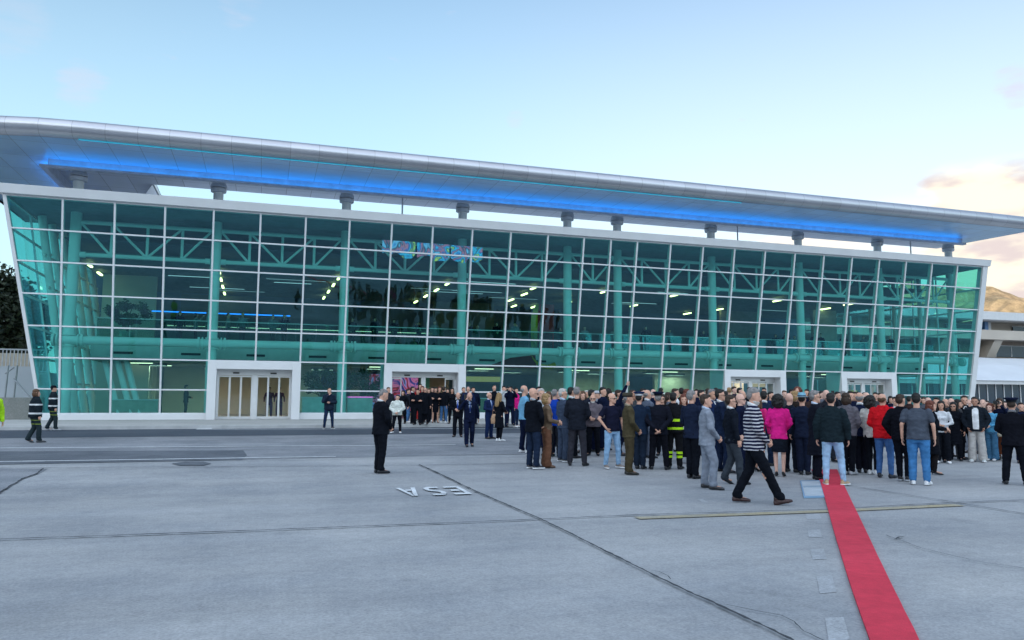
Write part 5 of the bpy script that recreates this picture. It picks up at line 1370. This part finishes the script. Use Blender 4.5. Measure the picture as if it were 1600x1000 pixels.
P_(1494, 720, 628, 190, 'woman in black head scarf and sunglasses', 'coat', BLACK, hair='long', hc='k', sex='f', glasses=True, skin=1)
P_(1502, 718, 624, 100, 'woman in long black coat left of the tall man with tie', 'coat', BLACK, hair='long', hc='k', sex='f')
P_(1512, 718, 618, 172, 'tall dark haired man in black suit, white shirt and tie', 'suit', BLACK, hair='short', hc='b', arms='hold', front=WHT, tie=DNAVY, collar=WHT, skin=0)
P_(1519, 708, 624, 190, 'pink faced person between the suit with tie and the bomber jacket', 'suit', GREY, hair='thin', hc='g', skin=2)
P_(1528, 722, 620, 180, 'man in open bomber jacket, white t-shirt and pale wide trousers', 'puffy', (.014, .020, .030), 'wide', (.46, .44, .43), (.5, .55, .55), 'short', 'k', 'pocket', 'stand', front=WHT, skin=3, fine=True, sole=WHT)
P_(1540, 710, 624, 195, 'grey haired couple member behind the bomber jacket', 'suit', (.10, .14, .12), hair='thin', hc='w', skin=2)
P_(1551, 720, 630, 200, 'woman in light blue top and flared blue jeans holding a phone', 'shirt', (.10, .36, .60), 'wide', (.06, .17, .30), WHT, 'bob', 'r', 'hold', 'close', sex='f', skin=2)
P_(1559, 706, 630, 170, 'woman with fair hair behind the light blue top', 'shirt', NAVY, hair='bob', hc='bl', sex='f')
P_(1567, 719, 622, 190, 'woman in sunglasses and brown skirt lifting a camera', 'shirt', DNAVY, 'longskirt', (.16, .05, .025), BLACK, 'long', 'b', 'photo', 'close', sex='f', glasses=True)
P_(1588, 758, 621, 5, 'officer in black uniform and black peaked cap at the right edge', 'suit', (.008, .009, .014), 'trousers', (.007, .008, .012), BLACK, 'crop', 'b', 'front', 'wide', hat='peaked', hatc=DNAVY, bulk=1.12, fine=True, collar=(.2, .2, .22))
P_(1601, 724, 629, 170, 'person in dark coat cut off by the right edge of the picture', 'coat', DNAVY, hair='short', hc='b')
# --- second and third rows: heads showing between and beyond the front row
back = [
 (842, 700, 604, 'k', 'short', 'man with combed black hair behind the pale blue shirt'), (872, 698, 609, 'k', 'short', 'dark haired head beyond the royal blue jacket'),
 (917, 694, 610, 'w', 'short', 'white haired person beyond the large navy jacket'), (950, 694, 606, 'k', 'curly', 'curly haired person beyond the navy t-shirt'),
 (975, 696, 610, 'g', 'thin', 'grey man beyond the olive soldier to his left'), (1006, 696, 607, 'k', 'short', 'black haired man beyond the blue peaked cap'),
 (1022, 698, 608, 'w', 'thin', 'white haired man beyond the black uniform'), (1034, 690, 606, 'k', 'short', 'black haired head left of a white mullion by the officers'),
 (1046, 700, 613, 'b', 'bob', 'woman in dark clothes beyond the firefighter left shoulder'), (1066, 694, 606, 'k', 'short', 'tall dark man beyond the white jacket woman'),
 (1090, 696, 608, 'k', 'short', 'dark man beyond the midnight blue suit'), (1107, 694, 607, 'b', 'short', 'brown haired man beyond the light grey suit'),
 (1120, 690, 606, 'k', 'short', 'black haired head left of the third doorway'), (1135, 696, 611, 'k', 'short', 'dark head against the third doorway post'),
 (1141, 684, 605, 'bl', 'crop', 'fair haired man at the left of the third doorway'), (1149, 682, 604, 'b', 'short', 'brown haired man inside the third doorway opening'),
 (1158, 684, 606, 'k', 'short', 'black haired man in the middle of the third doorway'), (1163, 690, 611, 'g', 'thin', 'grey person below the third doorway post'),
 (1173, 684, 605, 'b', 'short', 'young man right of the third doorway post'), (1181, 688, 607, 'k', 'short', 'dark haired man lifting a phone in the third doorway'),
 (1196, 686, 606, 'k', 'short', 'person in dark cap right in the third doorway'), (1207, 694, 612, 'k', 'short', 'dark head left of the curly hair'),
 (1228, 690, 610, 'br', 'short', 'brown haired head above the magenta jacket'), (1240, 688, 608, 'k', 'short', 'black haired head beyond the bald man in dark suit'),
 (1263, 690, 608, 'k', 'short', 'dark head above the light blue fedora'), (1270, 702, 612, 'b', 'bob', 'woman beyond the fedora to the right'),
 (1287, 694, 611, 'k', 'short', 'dark haired man beyond the overcoat'), (1312, 694, 612, 'k', 'short', 'black haired head beyond the teal jacket'),
 (1320, 688, 611, 'g', 'short', 'grey haired head near the fourth doorway'), (1343, 690, 612, 'k', 'short', 'dark head at the left of the fourth doorway'),
 (1354, 690, 613, 'k', 'short', 'black haired head in the middle of the fourth doorway'), (1371, 696, 613, 'k', 'short', 'dark head right of the curly black hair'),
 (1378, 692, 614, 'b', 'short', 'brown head above the red jacket'), (1395, 696, 619, 'k', 'bob', 'black haired woman right of the red jacket'),
 (1424, 696, 619, 'k', 'short', 'dark head between black hood and grey t-shirt'), (1447, 696, 620, 'b', 'bob', 'brown haired woman beyond the grey t-shirt'),
 (1486, 696, 624, 'k', 'short', 'dark head just left of the glass corner'), (1507, 694, 624, 'g', 'thin', 'grey head just right of the glass corner'),
 (1533, 694, 624, 'k', 'short', 'dark head behind the bomber jacket, to the right'), (1574, 700, 627, 'k', 'short', 'dark head beyond the raised camera'),
 (1580, 694, 626, 'g', 'short', 'grey head left of the last peaked cap'), (1545, 696, 626, 'b', 'short', 'brown haired head above the light blue top')]
rb = random.Random(21)
cols_ = [BLACK, DNAVY, CHAR, NAVY, DGREY, BLACK, DNAVY, (.05, .03, .03), (.10, .11, .14)]
for i, (px, ft_, hd_, hc_, hs_, lb) in enumerate(back):
    sx = 'f' if hs_ in ('bob', 'long') else 'm'
    P_(px, ft_, hd_, rb.choice([0, 20, 160, 185, 200, 90, 340, 120]), lb, rb.choice(['suit', 'puffy', 'suit', 'shirt']), cols_[i % len(cols_)], 'trousers', rb.choice([BLACK, CHAR, DNAVY]), BLACK,
       hs_, hc_, rb.choice(['down', 'front']), 'close', sex=sx, skin=rb.choice([0, 1, 2]), group='people in the back rows of the crowd')

# ---------------------------------------------------------------- things people hold
def at_person(key):
    for px, r, h, l in people:
        if key in l: return r
def held(name, key, off, label, cat, builder, group=None):
    r = at_person(key); Mx = Matrix.Translation(r.location) @ Matrix.Rotation(r.rotation_euler.z, 4, 'Z') @ Matrix.Diagonal((*r.scale, 1))
    q = Mx @ Vector(off); e = empty(name, q, r.rotation_euler.z); tag(e, label, cat, group); builder(e); return e
def put(mb, name, m, e, smooth=False):
    me = bpy.data.meshes.new(name); me.from_pydata(mb.v, [], mb.f); me.materials.append(m)
    if smooth: me.polygons.foreach_set('use_smooth', [True] * len(me.polygons))
    o = bpy.data.objects.new(name, me); col.objects.link(o); o.parent = e; return o
def bagb(w, d, h, c, strap=.35):
    def f(e):
        mb = MB(); add_loft(mb, [((0, 0, -h), w * .42, d * .5, None), ((0, 0, -h * .96), w * .5, d * .55, None), ((0, 0, -h * .5), w * .54, d * .6, None), ((0, 0, -.05), w * .42, d * .35, None), ((0, 0, 0), w * .36, d * .12, None)], 16)
        put(mb, 'bag_body', cloth(c, .6, .4), e, True)
        mb = MB(); pts = [Vector((math.cos(a) * w * .34, 0, math.sin(a) * strap)) for a in [math.pi * k / 8 for k in range(9)]]
        for a, b in zip(pts, pts[1:]): mb.tube(a, b, .009, n=6)
        put(mb, 'handle', cloth(tuple(v * .6 for v in c), .6), e)
    return f
held('handbag', 'carrying the tan handbag', (-.30, .05, .98), 'tan leather handbag hanging at the side of the fair haired woman', 'bag', bagb(.36, .16, .32, (.50, .30, .18), .3))
held('shopping_bag', 'carrying the pale shopping bag', (-.26, .06, .82), 'pale lilac shopping bag beside the firefighter', 'bag', bagb(.30, .12, .32, (.50, .52, .66), .25))
held('shoulder_bag', 'curly black hair and white jacket', (.20, -.02, .86), 'denim blue bag at the hip of the white jacket, left of the red jacket', 'bag', bagb(.26, .12, .22, (.09, .15, .22), .5))
held('handbag', 'dark scarf holding a pale bag', (-.20, .15, .92), 'small pale blue bag held at the right jamb of the open door', 'bag', bagb(.2, .1, .24, (.45, .58, .62), .2))
held('handbag', 'light blue top and flared', (-.26, .0, .92), 'small beige shoulder bag beside the light blue top', 'bag', bagb(.2, .1, .15, (.50, .45, .35), .4))
def phoneb(e):
    mb = MB(); mb.box(-.038, .038, -.005, .005, 0, .155); put(mb, 'case', M_BLACK, e)
    mb = MB(); mb.box(-.034, .034, -.0065, -.0055, .006, .149); put(mb, 'screen', mat('phone_screen', (.05, .07, .10), .1, emit=(.5, .6, .8), estr=.12), e)
for key, lb in (('with both arms raised taking', 'black phone held up by the person in white shirt'), ('beside the person taking a picture', 'black phone held up by the man in dark jacket'), ('lifting a phone behind the dark teal', 'black phone held up by the pink faced man')):
    held('phone', key, (0, .42, 1.58), lb, 'phone', phoneb)
held('phone', 'phone at his ear', (.15, .09, 1.52), 'phone at the ear of the man in dark blue suit', 'phone', phoneb)
def camb(e):
    mb = MB(); mb.box(-.07, .07, -.03, .03, -.03, .07); put(mb, 'case', M_BLACK, e)
    mb = MB(); mb.tube((0, .03, .02), (0, .11, .02), .035, n=16); put(mb, 'lens', M_BLACK, e)
held('camera', 'brown skirt lifting a camera', (0, .40, 1.60), 'black camera raised by the woman in brown skirt', 'camera', camb)
def tabb(e):
    mb = MB(); mb.box(-.13, .13, -.004, .004, 0, .18); o = put(mb, 'case', M_WHITE, e); e.rotation_euler.y = R(35)
held('tablet', 'raising his arm with a tablet', (.17, .24, 1.93), 'white tablet held up above the navy t-shirt', 'tablet', tabb)

# ---------------------------------------------------------------- behind the glass: people on the upper floor
UG = 'people looking out from the upper floor'
UL = 'dark silhouette of a person standing at the upper floor railing behind the glass'
ru = random.Random(8)
xsu = [-4.4, -3.7, -3.0, -2.0, -1.2, .4, 1.0, 4.9, 6.0, 7.2, 8.9, 9.6, 12.0, 12.6, 13.3, 13.9, 14.5, 15.2, 18.1, 19.2, 21.8, 22.6, 23.4, 24.1, 25.4, 27.9, 28.6, 29.3, 30.1, 30.8, 31.7, 32.4, 34.4, 35.2, 36.0, 37.1, 38.0, 38.9, 41.2, 42.2, 43.0]
ORD = 'first second third fourth fifth sixth seventh eighth ninth tenth eleventh twelfth thirteenth fourteenth fifteenth sixteenth seventeenth eighteenth nineteenth twentieth twenty-first twenty-second twenty-third twenty-fourth twenty-fifth twenty-sixth twenty-seventh'.split()
def seen_bay(x, y):
    t_ = 39.7 / y; xf = x * t_                       # where the line of sight crosses the facade
    return sum(1 for i in range(1, 27) if MUL[i] < xf)
bays = {}
for x in xsu: bays.setdefault(seen_bay(x, 45.2), []).append(x)
for x in xsu:
    b_ = seen_bay(x, 45.2); L_ = sorted(bays[b_]); wh = '' if len(L_) == 1 else ('left ' if L_.index(x) == 0 else ('right ' if L_.index(x) == len(L_) - 1 else ('middle ', 'central ')[(L_.index(x) - 1) % 2]))
    UL = wh + 'dark silhouette on the upper floor, behind the %s bay of panes from the left' % ORD[b_]
    yy = 44.15 + ru.random() * 2.2
    P_(0, 0, 0, ru.choice([170, 180, 200, 160, 90]), UL, ru.choice(['suit', 'shirt', 'puffy']), ru.choice([BLACK, DNAVY, CHAR, (.3, .3, .32), GREY]), 'trousers', BLACK, hair=ru.choice(['short', 'crop', 'bob']), hc=ru.choice('kbk'),
       arms=ru.choice(['down', 'front', 'hold', 'photo']), legs='close', H=ru.uniform(1.6, 1.82), at=(x, yy, 4.505), group=UG)
P_(0, 0, 0, 90, 'person in dark clothes pushing a trolley inside the ground floor, left of the closed door', 'suit', DGREY, arms='hold', H=1.72, at=(-3.9, 44.5, .476), group=None)
for x, y in ((.35, 45.6), (.9, 46.2)):
    P_(0, 0, 0, 180, 'blurred person in purple seated behind the closed left door' if x > .5 else 'blurred person in dark purple standing behind the closed left door', 'shirt', (.12, .05, .12), arms='down', H=1.65, at=(x, y, .476))

# ---------------------------------------------------------------- behind the glass: furniture and hangings
FZ = .476
def counter(x, y, w, h, c, label, topc=None, glow=None):
    e = empty('counter', (x, y, FZ)); tag(e, label, 'counter')
    mb = MB(); mb.box(-w / 2, w / 2, -.3, .3, .08, h - .05); put(mb, 'front_panel', mat('counter_%d' % int(x * 10), c, .5), e)
    mb = MB(); mb.box(-w / 2 + .04, w / 2 - .04, -.26, .26, 0, .08); put(mb, 'kickboard', M_BLACK, e)
    mb = MB(); mb.box(-w / 2 - .03, w / 2 + .03, -.34, .34, h - .05, h); put(mb, 'worktop', topc or M_WHITE, e)
    if glow:
        mb = MB(); mb.box(-w / 2, w / 2, -.352, -.341, h - .045, h - .01); put(mb, 'light_strip', glow, e)
M_PINK = lamp_mat('pink_strip', (1.0, .12, .55), 1.0)
counter(2.75, 42.9, 1.5, 1.12, (.66, .70, .68), 'pale counter block behind the glass right of the closed left door')
counter(5.05, 42.9, 1.35, 1.15, (.66, .70, .68), 'pale counter with glowing pink top edge behind the glass', glow=M_PINK)
counter(-6.3, 44.4, 2.2, .95, (.45, .44, .38), 'low desk on the ground floor behind the left panes')
counter(14.0, 45.5, 3.0, 1.1, (.30, .26, .16), 'brown counter behind the glass right of the open door')
for (x, w, zc_, c, lb) in ((13.2, 2.5, 2.75, (1.0, .75, .25), 'warm yellow lit sign panel behind the glass right of open door'), (36.6 - 3.2, 1.4, 2.6, (1.0, .8, .35), 'small yellow lit panel between the two right doorways'), (41.4, .9, 2.1, (.6, 1.0, .1), 'green yellow lit sign near the right glass corner')):
    e = empty('sign_panel', (x, 46.5, zc_)); tag(e, lb, 'sign')
    mb = MB(); mb.box(-w / 2, w / 2, -.05, .05, -.20, .20); put(mb, 'sign_box', M_BLACK, e)
    mb = MB(); mb.box(-w / 2 + .04, w / 2 - .04, -.062, -.051, -.16, .16); put(mb, 'lit_face', lamp_mat('sign_face_%d' % int(x), c, .13), e)
# abstract colour patterns
def abstract(name, pal, scale, strength, emit, seedv=0.0):
    m, t, p = newmat(name)
    tcn = t.nodes.new('ShaderNodeTexCoord'); mp = t.nodes.new('ShaderNodeMapping'); mp.inputs['Location'].default_value = (seedv, seedv, seedv); t.links.new(tcn.outputs['Object'], mp.inputs[0])
    n = t.nodes.new('ShaderNodeTexNoise'); n.inputs['Scale'].default_value = scale; n.inputs['Detail'].default_value = 3; n.inputs['Distortion'].default_value = 2.2; t.links.new(mp.outputs[0], n.inputs['Vector'])
    cr = t.nodes.new('ShaderNodeValToRGB'); t.links.new(n.outputs[0], cr.inputs[0]); el = cr.color_ramp.elements
    while len(el) > 1: el.remove(el[-1])
    for i, c in enumerate(pal):
        if i == 0: el[0].position = .3; el[0].color = (*c, 1)
        else: q = el.new(.3 + .4 * i / (len(pal) - 1)); q.color = (*c, 1)
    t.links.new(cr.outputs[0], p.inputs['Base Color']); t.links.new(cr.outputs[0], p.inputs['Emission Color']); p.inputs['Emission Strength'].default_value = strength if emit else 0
    return m
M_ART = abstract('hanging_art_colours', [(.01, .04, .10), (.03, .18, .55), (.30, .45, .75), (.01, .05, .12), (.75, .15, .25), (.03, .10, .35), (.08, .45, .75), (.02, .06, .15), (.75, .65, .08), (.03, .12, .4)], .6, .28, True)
art = empty('hanging_artwork', (8.4, YF(9.4) + .42, 9.4)); tag(art, 'colourful abstract blue, pink and yellow panels hanging high behind the glass above the open door', 'artwork')
rnd = random.Random(4)
for k in range(3):
    xa = -2.72 + k * 1.85; mb = MB(); n = 9; vs = []
    ztp = .42 - .02 * k
    for i in range(n + 1):
        x = xa + 1.75 * i / n; vs += [(x, 0, ztp), (x, 0, ztp - .62 - .36 * rnd.random())]
    m_ = len(vs); vs += [(x, y + .02, z) for x, y, z in vs]
    for i in range(n):
        a = 2 * i; mb.f += [(a, a + 1, a + 3, a + 2), (m_ + a + 2, m_ + a + 3, m_ + a + 1, m_ + a), (a + 1, m_ + a + 1, m_ + a + 3, a + 3), (a, a + 2, m_ + a + 2, m_ + a)]
    mb.v = vs; put(mb, 'panel', M_ART, art)
ban = empty('banner', (16.2, 44.6, 6.0)); tag(ban, 'tall curved red and yellow banner on the upper floor behind the glass', 'banner')
mb = MB(); vs = []; 
for i in range(9):
    z = -1.35 + 2.75 * i / 8; w = .85 - .35 * max(0, (i - 5) / 3) ** 2
    vs += [(-w + .25, 0, z), (-w * .25, -.12, z), (.9, -.1, z)]
M_YB = mat('banner_yellow', (.62, .42, .03), .7); M_RB = mat('banner_red', (.40, .02, .02), .7)
mb.add(vs, [(3 * i, 3 * i + 1, 3 * i + 4, 3 * i + 3) for i in range(8)]); put(mb, 'yellow_strip', M_YB, ban, True)
mb = MB(); mb.add(vs, [(3 * i + 1, 3 * i + 2, 3 * i + 5, 3 * i + 4) for i in range(8)]); put(mb, 'red_strip', M_RB, ban, True)
arc = empty('curved_sculpture', (15.2, 43.1, 3.4)); tag(arc, 'yellow arc and dark red fin hanging below the upper floor behind the glass', 'sculpture')
mb = MB(); pts = [Vector((.9 + 1.1 * math.cos(R(a)), 0, 1.2 + 1.15 * math.sin(R(a)))) for a in range(190, 300, 12)]
for k, (a, b) in enumerate(zip(pts, pts[1:])): mb.tube(a, b, .03 + .016 * k, .03 + .016 * (k + 1), n=10)
put(mb, 'yellow_arc', M_YB, arc, True)
mb = MB(); mb.add([(-3.0, -.05, -.05), (.2, -.05, -.05), (.15, -.05, .75), (-1.4, -.05, .55)] + [(-3.0, .05, -.05), (.2, .05, -.05), (.15, .05, .75), (-1.4, .05, .55)], [(0, 1, 2, 3), (7, 6, 5, 4), (0, 4, 5, 1), (1, 5, 6, 2), (2, 6, 7, 3), (3, 7, 4, 0)])
put(mb, 'red_fin', mat('dark_red_panel', (.18, .02, .02), .6), arc)
scr = empty('video_screen', (8.1, 46.2, 1.9)); tag(scr, 'large glowing pink, blue and red video screen inside the open door', 'screen')
mb = MB(); mb.box(-2.2, .9, 0, .12, -1.2, 1.15); put(mb, 'housing', M_BLACK, scr)
mb = MB(); mb.box(-2.12, .82, -.012, -.001, -1.1, 1.07); put(mb, 'display', abstract('screen_colours', [(.02, .02, .06), (.05, .08, .4), (.8, .25, .5), (.02, .02, .05), (.7, .05, .08), (.3, .35, .8), (.03, .02, .04)], 1.0, .16, True, 3), scr)
# indoor plants
def plant(x, y, h, lb, seed, r=.8):
    pr = tree('indoor_plant', (x, y, FZ + .45), h, r, lb, seed, nclump=26, nleaf=70, ls=.16, zc=.62, lm=M_LEAF2, cat='plant', trunk=.04)
    mb = MB(); mb.lathe([(.20, -.45), (.28, -.44), (.33, -.05), (.33, 0), (.29, 0), (.28, -.04)], (0, 0, 0), 20); o = put(mb, 'planter', M_WHITE, pr, True)
plant(3.1, 44.2, 2.3, 'leafy indoor tree behind the pale counter block', 31, 1.0)
plant(5.6, 44.4, 2.4, 'leafy indoor tree behind the counter with pink edge', 32, 1.15)
def plant_up(x, y, h, r, lb, seed):
    pr = tree('indoor_plant', (x, y, 4.95), h, r, lb, seed, nclump=34, nleaf=90, ls=.15, zc=.60, lm=M_LEAF2, cat='plant', trunk=.04)
    mb = MB(); mb.lathe([(.22, -.44), (.30, -.43), (.35, -.05), (.35, 0), (.31, 0)], (0, 0, 0), 20); put(mb, 'planter', M_WHITE, pr, True)
plant_up(-6.9, 44.3, 1.6, 1.0, 'bushy indoor plant in white pot on the upper floor at the left', 33)
